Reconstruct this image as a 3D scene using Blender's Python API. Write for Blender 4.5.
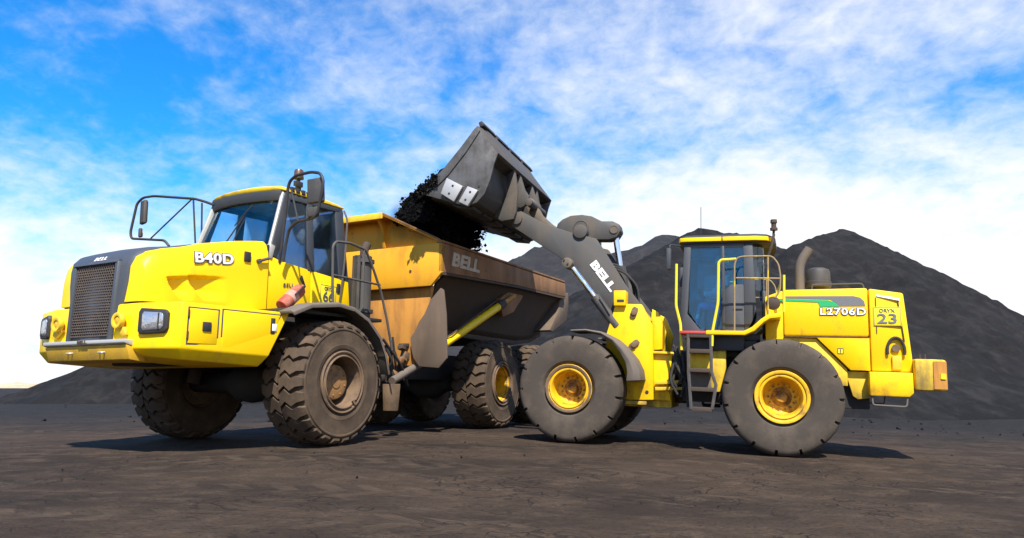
import bpy, bmesh, math, random
import numpy as np
from mathutils import Vector, Matrix, noise, Euler
R_ = math.radians
random.seed(7)
for o in list(bpy.data.objects): bpy.data.objects.remove(o)
S = bpy.context.scene
COL = S.collection

# ---------------------------------------------------------------- camera
F_PX, TH, CAMH = 711.2, R_(9.4), .8555
cd = bpy.data.cameras.new('camera'); cam = bpy.data.objects.new('camera', cd); COL.objects.link(cam)
cam.location = (0, 0, CAMH); cam.rotation_euler = (R_(90) + TH, 0, 0)
cd.sensor_width = 36; cd.lens = F_PX / 1024 * 36; cd.clip_start = .05; cd.clip_end = 9000
S.camera = cam
# ---------------------------------------------------------------- sky, sun, exposure
SUN_EL, SUN_AZ = R_(52), R_(9)         # azimuth measured from straight behind the camera towards the right
sd = Vector((math.sin(SUN_AZ) * math.cos(SUN_EL), -math.cos(SUN_AZ) * math.cos(SUN_EL), math.sin(SUN_EL)))
sl = bpy.data.lights.new('sun', 'SUN'); sl.energy = 5.0; sl.angle = R_(.53); sl.color = (1, .93, .82)
so = bpy.data.objects.new('sun', sl); COL.objects.link(so)
so.rotation_euler = sd.to_track_quat('Z', 'Y').to_euler(); so.location = (0, -20, 30)
W = bpy.data.worlds.new('World'); S.world = W; W.use_nodes = True
nt = W.node_tree; nt.nodes.clear()
def wn(t, **k):
    n = nt.nodes.new(t)
    for a, b in k.items(): setattr(n, a, b)
    return n
def wl(a, b): nt.links.new(a, b)
def wmath(op, a, b=None, c=None, clamp=False):
    n = wn('ShaderNodeMath', operation=op); n.use_clamp = clamp
    for i, v in enumerate((a, b, c)):
        if v is None: continue
        if isinstance(v, (int, float)): n.inputs[i].default_value = v
        else: wl(v, n.inputs[i])
    return n.outputs[0]
def wmap(v, a, b, c=0, d=1, smooth=True):
    n = wn('ShaderNodeMapRange', interpolation_type='SMOOTHSTEP' if smooth else 'LINEAR')
    wl(v, n.inputs[0])
    for i, x in enumerate((a, b, c, d)): n.inputs[i + 1].default_value = x
    return n.outputs[0]
out = wn('ShaderNodeOutputWorld'); bg = wn('ShaderNodeBackground'); bg.inputs[1].default_value = .060
sky = wn('ShaderNodeTexSky', sky_type='NISHITA', sun_disc=False)
sky.sun_elevation = SUN_EL; sky.sun_rotation = math.pi - SUN_AZ
sky.altitude = 1500; sky.air_density = 1.0; sky.dust_density = .35; sky.ozone_density = 3.5
hs = wn('ShaderNodeHueSaturation'); hs.inputs['Saturation'].default_value = 1.30; hs.inputs['Value'].default_value = 1.5
wl(sky.outputs[0], hs.inputs['Color'])
tint = wn('ShaderNodeMix', data_type='RGBA', blend_type='MULTIPLY'); tint.inputs[0].default_value = 1; wl(hs.outputs[0], tint.inputs[6]); tint.inputs[7].default_value = (.60, 1.62, 1.82, 1)
tc = wn('ShaderNodeTexCoord'); sep = wn('ShaderNodeSeparateXYZ'); wl(tc.outputs['Generated'], sep.inputs[0])
dx, dy, dz = sep.outputs
den = wmath('ADD', wmath('MAXIMUM', dz, 0), .34)
u = wmath('DIVIDE', dx, den); v = wmath('DIVIDE', dy, den)
cmb = wn('ShaderNodeCombineXYZ'); wl(u, cmb.inputs[0]); wl(v, cmb.inputs[1])
def wnoise(scale, detail, rough, off, sx=1, sy=1, dist=0.):
    m = wn('ShaderNodeMapping'); m.inputs['Location'].default_value = off; m.inputs['Scale'].default_value = (sx, sy, 1)
    m.inputs['Rotation'].default_value = (0, 0, R_(25)); wl(cmb.outputs[0], m.inputs[0])
    n = wn('ShaderNodeTexNoise'); n.inputs['Scale'].default_value = scale; n.inputs['Detail'].default_value = detail
    n.inputs['Roughness'].default_value = rough; n.inputs['Distortion'].default_value = dist
    wl(m.outputs[0], n.inputs['Vector']); return n.outputs['Fac']
n1 = wnoise(1.2, 3, .5, (3.1, 1.7, 0)); n2 = wnoise(4.6, 8, .58, (7.3, 2.2, 0), 1, 1, .35); n3 = wnoise(19, 6, .62, (1, 5, 0), 1, 1, .3)
rightness = wmap(dx, -.70, .20, -.15, .045)
lowness = wmap(dz, .05, .36, .44, 0.)
high = wmap(dz, .50, .85, 0, -.30)  # thins the clouds overhead, out of view, to lower the fill light
d_ = wmath('ADD', wmath('ADD', wmath('MULTIPLY', n1, .38), wmath('MULTIPLY', n2, .60)), wmath('MULTIPLY', n3, .32))
d_ = wmath('ADD', wmath('ADD', wmath('ADD', d_, rightness), lowness), high)
cl = wmap(d_, .45, 1.0, 0, .99)
mixc = wn('ShaderNodeMix', data_type='RGBA'); wl(cl, mixc.inputs[0]); wl(tint.outputs[2], mixc.inputs[6])
mixc.inputs[7].default_value = (10.0, 10.1, 10.1, 1)
wl(mixc.outputs[2], bg.inputs[0]); wl(bg.outputs[0], out.inputs[0])
S.view_settings.view_transform = 'Standard'; S.view_settings.look = 'None'
S.view_settings.exposure = .85; S.view_settings.gamma = 1; S.view_settings.use_curve_mapping = False
S.render.engine = 'CYCLES'
S.cycles.max_bounces = 8; S.cycles.transparent_max_bounces = 16

# ---------------------------------------------------------------- frames of the two machines (metres)
def frame(loc, yaw, pitch=0):
    return Matrix.Translation(loc) @ Matrix.Rotation(R_(yaw), 4, 'Z') @ Matrix.Rotation(R_(pitch), 4, 'Y')
MT = frame((-4.192, 11.791, 0), -118.32)                       # truck tractor, origin under the front axle
MBIN = Matrix.Translation((-1.4, 0, 0)) @ Matrix.Rotation(R_(2.05), 4, 'Z')   # truck rear half, relative to the tractor
ML = frame((4.563, 12.418, -.195), 161.06, -2.23)              # loader, origin under the rear axle
FR = {'T': MT, 'B': MT @ MBIN, 'L': ML, 'W': Matrix.Identity(4)}
FRI = {k: m.inverted() for k, m in FR.items()}
def ray(fr, px, py):
    a, b = (px - 512) / F_PX, (269 - py) / F_PX
    c, s = math.cos(TH), math.sin(TH)
    o = FRI[fr] @ Vector((0, 0, CAMH)); d = FRI[fr].to_3x3() @ Vector((a, c - b * s, s + b * c))
    return o, d
def at(fr, px, py, ax, val):
    """point of frame fr seen at a pixel and lying on the plane ax = val of that frame"""
    o, d = ray(fr, px, py); i = 'xyz'.index(ax)
    return o + d * ((val - o[i]) / d[i])
def ats(fr, pts, ax, val): return [at(fr, p[0], p[1], ax, val) for p in pts]
def atpl(fr, px, py, p0, n):
    o, d = ray(fr, px, py); n = Vector(n)
    return o + d * ((Vector(p0) - o).dot(n) / d.dot(n))
def xz(pts): return [(p.x, p.z) for p in pts]

def ground_z(x, y):
    p = -.195 + .0389 * ((x - 4.563) * -.946 + (y - 12.418) * .325)
    p = max(p, -.42)
    return -.03 * math.log(1 + math.exp(-p / .03))

# ---------------------------------------------------------------- materials
MATS = {}
def nodes_of(name):
    m = bpy.data.materials.new(name); m.use_nodes = True
    n = m.node_tree; n.nodes.clear()
    o = n.nodes.new('ShaderNodeOutputMaterial'); p = n.nodes.new('ShaderNodeBsdfPrincipled')
    n.links.new(p.outputs[0], o.inputs[0]); MATS[name] = m
    return m, n, p
def tnoise(n, scale, detail=5, rough=.6, sc=(1, 1, 1), off=(0, 0, 0), dist=0):
    t = n.nodes.new('ShaderNodeTexCoord'); mp = n.nodes.new('ShaderNodeMapping')
    mp.inputs['Scale'].default_value = sc; mp.inputs['Location'].default_value = off
    n.links.new(t.outputs['Object'], mp.inputs[0])
    x = n.nodes.new('ShaderNodeTexNoise'); x.inputs['Scale'].default_value = scale
    x.inputs['Detail'].default_value = detail; x.inputs['Roughness'].default_value = rough; x.inputs['Distortion'].default_value = dist
    n.links.new(mp.outputs[0], x.inputs['Vector']); return x.outputs['Fac']
def tramp(n, f, a, b, lo=0, hi=1):
    m = n.nodes.new('ShaderNodeMapRange'); m.inputs[1].default_value = a; m.inputs[2].default_value = b
    m.inputs[3].default_value = lo; m.inputs[4].default_value = hi; m.interpolation_type = 'SMOOTHSTEP'
    n.links.new(f, m.inputs[0]); return m.outputs[0]
def tmix(n, f, a, b):
    m = n.nodes.new('ShaderNodeMix'); m.data_type = 'RGBA'
    for s, v in ((0, f), (6, a), (7, b)):
        if isinstance(v, tuple): m.inputs[s].default_value = (*v, 1)
        elif isinstance(v, (int, float)): m.inputs[s].default_value = v
        else: n.links.new(v, m.inputs[s])
    return m.outputs[2]
def tmath(n, op, a, b):
    m = n.nodes.new('ShaderNodeMath'); m.operation = op
    for i, v in enumerate((a, b)):
        if isinstance(v, (int, float)): m.inputs[i].default_value = v
        else: n.links.new(v, m.inputs[i])
    return m.outputs[0]
def tbump(n, p, f, strength, dist):
    b = n.nodes.new('ShaderNodeBump'); b.inputs['Strength'].default_value = strength; b.inputs['Distance'].default_value = dist
    n.links.new(f, b.inputs['Height']); n.links.new(b.outputs[0], p.inputs['Normal']); return b
def paint(name, col, dirt=(.16, .12, .08), amt=(.55, .8), dmax=.6, rough=.38, scale=1.6, streak=.5, metal=0, bump=.15, bsc=40, spec=.5, low=None, chips=None):
    """worn surface: base colour, patches and vertical streaks of dirt, optional splash dirt below a height and chipped spots"""
    m, n, p = nodes_of(name)
    a = tnoise(n, scale, 8, .65); s = tnoise(n, scale * 3, 5, .6, (1, 1, .16), (3, 1, 2))
    f = tmath(n, 'ADD', tmath(n, 'MULTIPLY', a, 1 - streak), tmath(n, 'MULTIPLY', s, streak))
    if low:
        t = n.nodes.new('ShaderNodeTexCoord'); sp = n.nodes.new('ShaderNodeSeparateXYZ'); n.links.new(t.outputs['Object'], sp.inputs[0])
        f = tmath(n, 'ADD', f, tramp(n, sp.outputs[2], low[0], low[1], low[2], 0))
    k = tramp(n, f, amt[0], amt[1], 0, dmax)
    c = tmix(n, k, col, dirt)
    if chips:
        k2 = tramp(n, tnoise(n, chips[1], 6, .7, (1, 1, 1), (9, 4, 1)), chips[2], chips[2] + .05)
        c = tmix(n, k2, c, chips[0])
    n.links.new(c, p.inputs['Base Color'])
    r = tramp(n, f, amt[0] - .15, amt[1], rough, min(.95, rough + .35)); n.links.new(r, p.inputs['Roughness'])
    p.inputs['Metallic'].default_value = metal; p.inputs['Specular IOR Level'].default_value = spec
    tbump(n, p, tmath(n, 'ADD', tnoise(n, bsc, 5, .6), tmath(n, 'MULTIPLY', tnoise(n, 2.1, 2, .5, (1, 1, 1), (5, 3, 8)), 2.2)), bump, .01)
    return m
YEL = (.90, .575, .002)
paint('yellow', YEL, (.34, .20, .05), (.58, .82), .55, .40, 1.7, .5, spec=.3, low=(1.1, 1.8, .13), chips=((.16, .10, .05), 16, .74))
paint('yellow_loader', (.84, .515, .002), (.28, .12, .02), (.52, .76), .8, .38, 2.2, .35, spec=.3, low=(.7, 1.65, .14), chips=((.09, .05, .03), 7, .68))
paint('yellow_under', (.62, .36, .02), (.20, .12, .05), (.45, .75), .8, .5)
paint('yellow_old', (.72, .47, .015), (.12, .08, .05), (.45, .72), .8, .5, 2.5, .4, low=(.6, 1.5, .12))
paint('bin_yellow', (.72, .34, .008), (.30, .12, .03), (.46, .78), .85, .5, 1.1, .55, chips=((.14, .07, .04), 5, .66))
paint('bin_rust', (.27, .130, .050), (.12, .062, .034), (.38, .72), .9, .62, 1.4, .6, bump=.3, chips=((.10, .06, .045), 6, .62))
paint('bin_front_rust', (.50, .225, .035), (.20, .088, .032), (.40, .70), .9, .62, 1.4, .6, bump=.3)
paint('rust_dark', (.058, .038, .027), (.06, .045, .035), (.4, .7), .8, .75, 3, .3, bump=.4)
paint('grille_metal', (.085, .065, .052), (.14, .10, .07), (.45, .7), .7, .6, 5, .2)
paint('rim_rust', (.155, .098, .056), (.07, .046, .031), (.42, .7), .8, .6, 6, .1, bump=.3)
paint('rim_yellow', (.74, .42, .006), (.16, .085, .03), (.46, .68), .85, .42, 5, .1)
paint('hub_oily', (.42, .22, .02), (.06, .035, .02), (.40, .62), .9, .45, 7, .1)
paint('hub_bronze', (.32, .17, .065), (.13, .075, .04), (.42, .7), .8, .5, 6, .1, metal=.2)
paint('rubber_brown', (.064, .045, .031), (.120, .083, .054), (.40, .68), .8, .85, 3, .1, bump=.35, bsc=30, spec=.25)
paint('rubber_grey', (.056, .045, .036), (.112, .089, .068), (.42, .7), .75, .8, 2.5, .1, bump=.25, bsc=30, spec=.3)
paint('rubber_black', (.028, .026, .025), (.06, .05, .045), (.5, .8), .5, .8)
paint('nose_grey', (.052, .059, .072), (.11, .10, .085), (.5, .8), .6, .42, 3)
paint('dark_steel', (.055, .052, .050), (.13, .11, .09), (.45, .75), .7, .5, 2.2, .4, metal=.25)
paint('boom_steel', (.056, .053, .050), (.115, .085, .058), (.44, .74), .85, .5, 1.6, .35, bump=.15)
paint('boom_worn', (.135, .105, .075), (.08, .07, .06), (.42, .70), .8, .55, 1.8, .35)
paint('bucket_steel', (.115, .113, .113), (.045, .042, .040), (.40, .66), .85, .38, 2.8, .3, metal=.45)
paint('bucket_shell', (.048, .044, .041), (.10, .08, .062), (.48, .78), .7, .55, 1.8, .5, metal=.2)
paint('wear_steel', (.40, .40, .40), (.22, .21, .20), (.48, .78), .6, .45, 4, .3, metal=.3)
paint('chrome', (.78, .79, .80), (.3, .3, .3), (.6, .9), .4, .14, 5, .1, metal=1, bump=.02)
paint('cab_grey', (.036, .041, .050), (.065, .058, .052), (.5, .8), .6, .48, 2.5, .3)
paint('plastic_black', (.022, .022, .024), (.07, .06, .05), (.5, .8), .6, .5, 4, .2)
paint('chassis', (.028, .026, .025), (.07, .055, .045), (.48, .75), .7, .8, 3, .2)
paint('rail_grey', (.065, .06, .058), (.14, .10, .07), (.45, .7), .7, .5, 6, .2)
paint('rail_tan', (.26, .185, .095), (.62, .44, .015), (.50, .62), .8, .55, 4, .2)
paint('rail_yellow', (.80, .62, .02), (.40, .28, .08), (.55, .75), .7, .45, 5, .2)
paint('flap_brown', (.105, .074, .052), (.165, .112, .072), (.42, .72), .8, .75, 2, .5)
paint('flap_grey', (.115, .095, .078), (.17, .13, .095), (.42, .72), .7, .75, 2, .4)
paint('silver', (.48, .47, .44), (.40, .34, .26), (.5, .8), .6, .4, 4, .3, metal=.4)
paint('white_mark', (.80, .79, .76), (.5, .46, .4), (.55, .85), .5, .5, 6, .3)
paint('faded_mark', (.52, .44, .34), (.34, .22, .12), (.40, .66), .8, .6, 7, .3)
paint('outline_mark', (.06, .06, .085), (.1, .09, .08), (.6, .9), .4, .5)
paint('green_mark', (.015, .36, .12), (.1, .2, .08), (.6, .9), .4, .45)
paint('grey_mark', (.14, .14, .145), (.22, .19, .15), (.55, .85), .4, .5)
paint('plate_yellow', (.84, .66, .01), (.55, .4, .08), (.6, .85), .4, .5, 8)
paint('red_paint', (.33, .045, .025), (.36, .18, .12), (.42, .66), .75, .45, 6, .2)
paint('label_pale', (.40, .22, .17), (.30, .10, .07), (.5, .8), .6, .55, 12)
paint('red_step', (.45, .045, .04), (.2, .1, .07), (.5, .8), .6, .55, 6)
paint('amber', (.09, .045, .025), (.1, .06, .04), (.5, .8), .5, .3)
paint('seat', (.03, .035, .045), (.05, .05, .05), (.5, .8), .5, .8)
paint('cloth_blue', (.06, .26, .66), (.05, .18, .46), (.45, .7), .7, .85, 8, .1, bump=.4)
paint('shirt_blue', (.62, .78, .88), (.50, .66, .80), (.45, .7), .7, .85, 8, .1, bump=.4)
paint('reflective', (.85, .85, .82), (.5, .5, .5), (.6, .9), .4, .4)
paint('skin', (.13, .065, .04), (.10, .05, .03), (.5, .8), .5, .55, 10)
paint('helmet', (.85, .85, .83), (.6, .58, .5), (.6, .9), .3, .35)
def glass(name, tint, gloss=(.75, .88, 1.), refl=.16, sky_film=.0, sky_film_col=(.2, .35, .5)):
    m = bpy.data.materials.new(name); m.use_nodes = True; MATS[name] = m
    n = m.node_tree; n.nodes.clear(); o = n.nodes.new('ShaderNodeOutputMaterial')
    tr = n.nodes.new('ShaderNodeBsdfTransparent'); tr.inputs[0].default_value = (*tint, 1)
    gl = n.nodes.new('ShaderNodeBsdfGlossy'); gl.inputs[0].default_value = (*gloss, 1); gl.inputs['Roughness'].default_value = .03
    di = n.nodes.new('ShaderNodeBsdfDiffuse'); di.inputs[0].default_value = (*sky_film_col, 1)  # diffuse blue painted over the panes, standing in for reflected sky
    lw = n.nodes.new('ShaderNodeLayerWeight'); lw.inputs[0].default_value = .35
    f = tramp(n, lw.outputs['Fresnel'], 0, 1, refl, .9)
    m1 = n.nodes.new('ShaderNodeMixShader'); m2 = n.nodes.new('ShaderNodeMixShader')
    k = tramp(n, tnoise(n, 5, 6, .6, (1, 1, .5)), .35, .8, sky_film * .5, sky_film * 1.6); n.links.new(k, m1.inputs[0])
    n.links.new(tr.outputs[0], m1.inputs[1]); n.links.new(di.outputs[0], m1.inputs[2])
    n.links.new(f, m2.inputs[0]); n.links.new(m1.outputs[0], m2.inputs[1]); n.links.new(gl.outputs[0], m2.inputs[2])
    n.links.new(m2.outputs[0], o.inputs[0]); return m
glass('glass_truck', (.62, .90, 1.0), refl=.05, sky_film=.05, sky_film_col=(.01, .20, .45))
glass('glass_side', (.93, .97, 1.0), refl=.07, sky_film=.03, sky_film_col=(.14, .22, .32))
glass('glass_loader', (.40, .82, .98), refl=.05, sky_film=.09, sky_film_col=(.003, .16, .46))
glass('mirror_glass', (.02, .02, .02), (.9, .9, .9), .9)
def lamp_glass():
    m, n, p = nodes_of('headlamp'); p.inputs['Base Color'].default_value = (.50, .49, .50, 1); p.inputs['Roughness'].default_value = .16
    p.inputs['Metallic'].default_value = .7
    tbump(n, p, tnoise(n, 18, 3, .5, (1, 1, 1)), .5, .02)
lamp_glass()
def earth(name, c1, c2, c3, sc, bumps, track=False):
    m, n, p = nodes_of(name)
    a = tnoise(n, sc, 8, .6); b = tnoise(n, sc * 7, 8, .65, (1, 1, 1), (4, 2, 0))
    c = tmix(n, tramp(n, a, .36, .66), c1, c2); c = tmix(n, tramp(n, b, .46, .74, 0, .75), c, c3)
    if track:
        t = tnoise(n, 1.1, 7, .62, (.22, 1.6, 1), (2, 7, 0), .8)
        c = tmix(n, tramp(n, t, .50, .72, 0, .65), c, tuple(v * 1.55 for v in c1))
    if not track:
        c = tmix(n, tramp(n, tnoise(n, .55, 7, .66, (1, 1, .28), (3, 8, 1), .6), .47, .70, 0, .5), c, tuple(v * 1.2 for v in c3)); c = tmix(n, tramp(n, tnoise(n, 1.4, 7, .7, (1, 1, .5), (1, 4, 2)), .52, .74, 0, .45), c, tuple(v * .65 for v in c2))
    n.links.new(c, p.inputs['Base Color']); p.inputs['Roughness'].default_value = .92; p.inputs['Specular IOR Level'].default_value = .18
    h = None
    for s_, w_, scl in bumps:
        x = tmath(n, 'MULTIPLY', tnoise(n, s_, 8, .68, scl, (s_, 1, 0)), w_); h = x if h is None else tmath(n, 'ADD', h, x)
    tbump(n, p, h, .9, .25)
    return m
def ground_material():
    m, n, p = nodes_of('ground_dust'); L = n.links.new
    t = n.nodes.new('ShaderNodeTexCoord'); sp = n.nodes.new('ShaderNodeSeparateXYZ'); L(t.outputs['Object'], sp.inputs[0])
    X, Y = sp.outputs[0], sp.outputs[1]
    a = tnoise(n, .38, 8, .62, (.7, 1.1, 1)); b = tnoise(n, 2.6, 9, .68, (.85, 1.1, 1), (4, 2, 0)); fine = tnoise(n, 30, 7, .75, (1, 1, 1), (1, 9, 0))
    c = tmix(n, tramp(n, a, .34, .64), (.068, .046, .031), (.029, .0205, .015))
    c = tmix(n, tramp(n, b, .46, .72, 0, .8), c, (.100, .069, .047)); c = tmix(n, tramp(n, fine, .46, .64, 0, .7), c, (.022, .018, .016))
    h = tmath(n, 'ADD', tmath(n, 'MULTIPLY', b, .22), tmath(n, 'MULTIPLY', fine, .045))
    h = tmath(n, 'ADD', h, tmath(n, 'MULTIPLY', tnoise(n, 9, 7, .68, (.7, 1.2, 1), (7, 3, 0)), .12))
    wob = tmath(n, 'MULTIPLY', tnoise(n, .5, 3, .5, (1, 1, 1), (8, 8, 0)), 1.1)
    # tread marks: bands of pressed bars along a few wheel lines, broken up by noise
    tot = None
    for a0, b0, w0 in ((5.2, -.06, .42), (6.9, .05, .40), (8.6, -.10, .45), (9.9, .03, .40), (4.1, .16, .40), (13.6, -.05, .45)):
        d = tmath(n, 'ABSOLUTE', tmath(n, 'SUBTRACT', tmath(n, 'SUBTRACT', tmath(n, 'ADD', Y, wob), a0 + .5), tmath(n, 'MULTIPLY', X, b0)), 0)
        bar = tmath(n, 'SINE', tmath(n, 'ADD', tmath(n, 'MULTIPLY', X, 15.), tmath(n, 'MULTIPLY', d, 11.)), 0)
        f = tmath(n, 'MULTIPLY', tramp(n, d, w0, w0 * .72), tramp(n, bar, -.25, .45)); tot = f if tot is None else tmath(n, 'MAXIMUM', tot, f)
    tot = tmath(n, 'MULTIPLY', tot, tramp(n, tnoise(n, .9, 5, .6, (.5, 1, 1), (5, 5, 0)), .44, .66))
    c = tmix(n, tmath(n, 'MULTIPLY', tot, .5), c, (.105, .074, .051)); h = tmath(n, 'ADD', h, tmath(n, 'MULTIPLY', tot, .07))
    vo = n.nodes.new('ShaderNodeTexVoronoi'); vo.feature = 'DISTANCE_TO_EDGE'; vo.inputs['Scale'].default_value = 3.2
    mp = n.nodes.new('ShaderNodeMapping'); mp.inputs['Scale'].default_value = (.55, 1, 1); ad = n.nodes.new('ShaderNodeVectorMath'); ad.operation = 'ADD'
    nz = n.nodes.new('ShaderNodeTexNoise'); nz.inputs['Scale'].default_value = 2.5; L(t.outputs['Object'], nz.inputs['Vector']); L(t.outputs['Object'], ad.inputs[0]); L(nz.outputs['Color'], ad.inputs[1])
    L(ad.outputs[0], mp.inputs[0]); L(mp.outputs[0], vo.inputs['Vector'])
    ck = tmath(n, 'MULTIPLY', tramp(n, vo.outputs['Distance'], .05, 0), tramp(n, tnoise(n, .6, 4, .6, (1, 1, 1), (2, 12, 0)), .44, .58))
    c = tmix(n, tmath(n, 'MULTIPLY', ck, .7), c, (.016, .013, .012)); h = tmath(n, 'SUBTRACT', h, tmath(n, 'MULTIPLY', ck, .05))
    # coal spread over the dust towards the foot of the heaps
    far = tramp(n, tmath(n, 'ADD', Y, tmath(n, 'MULTIPLY', a, 9.)), 17, 27); c = tmix(n, far, c, tmix(n, tramp(n, b, .4, .7), (.0165, .0155, .0155), (.030, .027, .025)))
    L(c, p.inputs['Base Color']); p.inputs['Roughness'].default_value = .93; p.inputs['Specular IOR Level'].default_value = .15
    tbump(n, p, h, 1., .35)
ground_material()
earth('coal_slope', (.0140, .0136, .0140), (.0082, .0081, .0088), (.030, .028, .0275), .16, ((.9, .7, (1, 1, .3)), (4, .5, (1, 1, 1)), (18, .30, (1, 1, 1)), (60, .14, (1, 1, 1))))
earth('coal_hazed', (.026, .0258, .028), (.018, .0182, .0205), (.036, .035, .036), .12, ((.7, .7, (1, 1, .35)), (3, .35, (1, 1, 1))))  # same coal mixed paler and bluer: distance haze put into the colour
earth('coal_lump', (.018, .018, .020), (.010, .010, .011), (.035, .034, .035), 3, ((12, .2, (1, 1, 1)),))
earth('coal_fresh', (.0024, .0024, .0026), (.0014, .0014, .0016), (.005, .005, .0055), 3, ((12, .2, (1, 1, 1)),))
earth('sand', (.50, .38, .24), (.36, .27, .18), (.62, .50, .34), .03, ((.2, .5, (1, 1, 1)),))

# ---------------------------------------------------------------- mesh helpers
class MB:
    def __init__(s, M=None): s.v, s.f, s.M = [], [], M
    def add(s, vs, fs):
        o = len(s.v); s.v += [Vector(v) for v in vs]; s.f += [tuple(i + o for i in f) for f in fs]; return s
    def box(s, c, size, rot=None):
        h = Vector(size) / 2; m = rot.to_matrix() if isinstance(rot, Euler) else (rot or Matrix.Identity(3))
        vs = [Vector(c) + m @ Vector((x * h.x, y * h.y, z * h.z)) for x in (-1, 1) for y in (-1, 1) for z in (-1, 1)]
        return s.add(vs, [(0, 1, 3, 2), (4, 6, 7, 5), (0, 4, 5, 1), (2, 3, 7, 6), (0, 2, 6, 4), (1, 5, 7, 3)])
    def bx(s, x0, x1, y0, y1, z0, z1): return s.box(((x0 + x1) / 2, (y0 + y1) / 2, (z0 + z1) / 2), (abs(x1 - x0), abs(y1 - y0), abs(z1 - z0)))
    def prism(s, poly, a, b, axis='y'):
        def mk(p, t): return (p[0], t, p[1]) if axis == 'y' else (t, p[0], p[1]) if axis == 'x' else (p[0], p[1], t)
        return s.loft([[mk(p, a) for p in poly], [mk(p, b) for p in poly]])
    def loft(s, rings, closed=True, caps=True):
        n = len(rings[0]); vs = [v for r in rings for v in r]; fs = []
        for i in range(len(rings) - 1):
            for j in range(n if closed else n - 1):
                k = (j + 1) % n; fs.append((i * n + j, i * n + k, (i + 1) * n + k, (i + 1) * n + j))
        if caps and closed: fs += [tuple(range(n - 1, -1, -1)), tuple((len(rings) - 1) * n + j for j in range(n))]
        return s.add(vs, fs)
    def plate(s, quad, t):
        """thin plate: polygon of 3D points thickened by t along its normal"""
        q = [Vector(p) for p in quad]; nrm = Vector((0, 0, 0))
        for i in range(len(q)): nrm += q[i].cross(q[(i + 1) % len(q)])
        nrm.normalize(); return s.loft([q, [p + nrm * t for p in q]])
    def tube(s, pts, r, n=8, rnd=0):
        P = [Vector(p) for p in pts]
        if rnd:
            Q = [P[0]]
            for i in range(1, len(P) - 1):
                a, b, c = P[i - 1], P[i], P[i + 1]; d1, d2 = (a - b), (c - b)
                k = min(rnd, d1.length * .45, d2.length * .45); s0, s1 = b + d1.normalized() * k, b + d2.normalized() * k
                for t in (0, .25, .5, .75, 1): Q.append(s0 * (1 - t) ** 2 + b * 2 * t * (1 - t) + s1 * t * t)
            P = Q + [P[-1]]
        rr = r if isinstance(r, (list, tuple)) else [r] * len(P)
        T = (P[1] - P[0]).normalized(); N = T.orthogonal().normalized(); rings = []
        for i, p in enumerate(P):
            t = ((P[min(i + 1, len(P) - 1)] - P[max(i - 1, 0)])).normalized()
            N = (N - t * N.dot(t)).normalized(); B = t.cross(N)
            rings.append([p + (N * math.cos(a) + B * math.sin(a)) * rr[i] for a in (2 * math.pi * k / n for k in range(n))])
        return s.loft(rings)
    def bar(s, a, b, w, h, up=(0, 0, 1)):
        a, b = Vector(a), Vector(b); t = (b - a).normalized(); u_ = Vector(up); sd_ = t.cross(u_).normalized(); u_ = sd_.cross(t)
        mk = lambda p: [p + sd_ * x * w / 2 + u_ * y * h / 2 for x, y in ((-1, -1), (1, -1), (1, 1), (-1, 1))]
        return s.loft([mk(a), mk(b)])
    def lathe(s, prof, n=48, axis='y', c=(0, 0, 0), close=False):
        """prof: (radius, offset along axis)"""
        c = Vector(c); rings = []
        for r, h in prof:
            ring = []
            for k in range(n):
                a = 2 * math.pi * k / n; x, z = r * math.cos(a), r * math.sin(a)
                ring.append(c + (Vector((x, h, z)) if axis == 'y' else Vector((x, z, h)) if axis == 'z' else Vector((h, x, z))))
            rings.append(ring)
        m = len(rings); vs = [v for r in rings for v in r]; fs = []
        for i in range(m if close else m - 1):
            i2 = (i + 1) % m
            for j in range(n): fs.append((i * n + j, i * n + (j + 1) % n, i2 * n + (j + 1) % n, i2 * n + j))
        if not close: fs += [tuple(range(n)), tuple((m - 1) * n + j for j in range(n))]
        return s.add(vs, fs)
    def mesh(s, name, mat, bevel=0, ang=38, seg=2):
        me = bpy.data.meshes.new(name)
        vs = [(s.M @ v if s.M else v) for v in s.v]
        me.from_pydata([tuple(v) for v in vs], [], s.f)
        bm = bmesh.new(); bm.from_mesh(me)
        bmesh.ops.recalc_face_normals(bm, faces=bm.faces)
        if bevel:
            ed = [e for e in bm.edges if len(e.link_faces) == 2 and e.calc_face_angle(0) > R_(28)]
            bmesh.ops.bevel(bm, geom=ed, offset=bevel, segments=seg, affect='EDGES', clamp_overlap=True, profile=.5)
        for f in bm.faces: f.smooth = True
        for e in bm.edges:
            if len(e.link_faces) == 2: e.smooth = e.calc_face_angle(0) < R_(ang)
        bm.to_mesh(me); bm.free()
        me.materials.append(MATS[mat]); return me
    def build(s, name, mat, parent=None, bevel=0, ang=38, seg=2, label=None, kind=None):
        return link(name, s.mesh(name, mat, bevel, ang, seg), parent, label=label, kind=kind)
def link(name, data, parent=None, M=None, label=None, cat=None, group=None, kind=None):
    o = bpy.data.objects.new(name, data); COL.objects.link(o)
    if parent: o.parent = parent
    if M is not None: o.matrix_local = M
    for k, v_ in (('label', label), ('category', cat), ('group', group), ('kind', kind)):
        if v_: o[k] = v_
    return o
def text_mesh(name, txt, size, mat, off=0., extr=.003, shear=0, space=1.):
    c = bpy.data.curves.new(name, 'FONT'); c.body = txt; c.size = size; c.offset = off; c.extrude = extr; c.shear = shear
    c.align_x = 'CENTER'; c.align_y = 'CENTER'; c.resolution_u = 3; c.space_character = space
    t = bpy.data.objects.new(name, c); COL.objects.link(t)
    me = bpy.data.meshes.new_from_object(t.evaluated_get(bpy.context.evaluated_depsgraph_get()))
    bpy.data.objects.remove(t); me.name = name; me.materials.clear(); me.materials.append(MATS[mat]); return me
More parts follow.
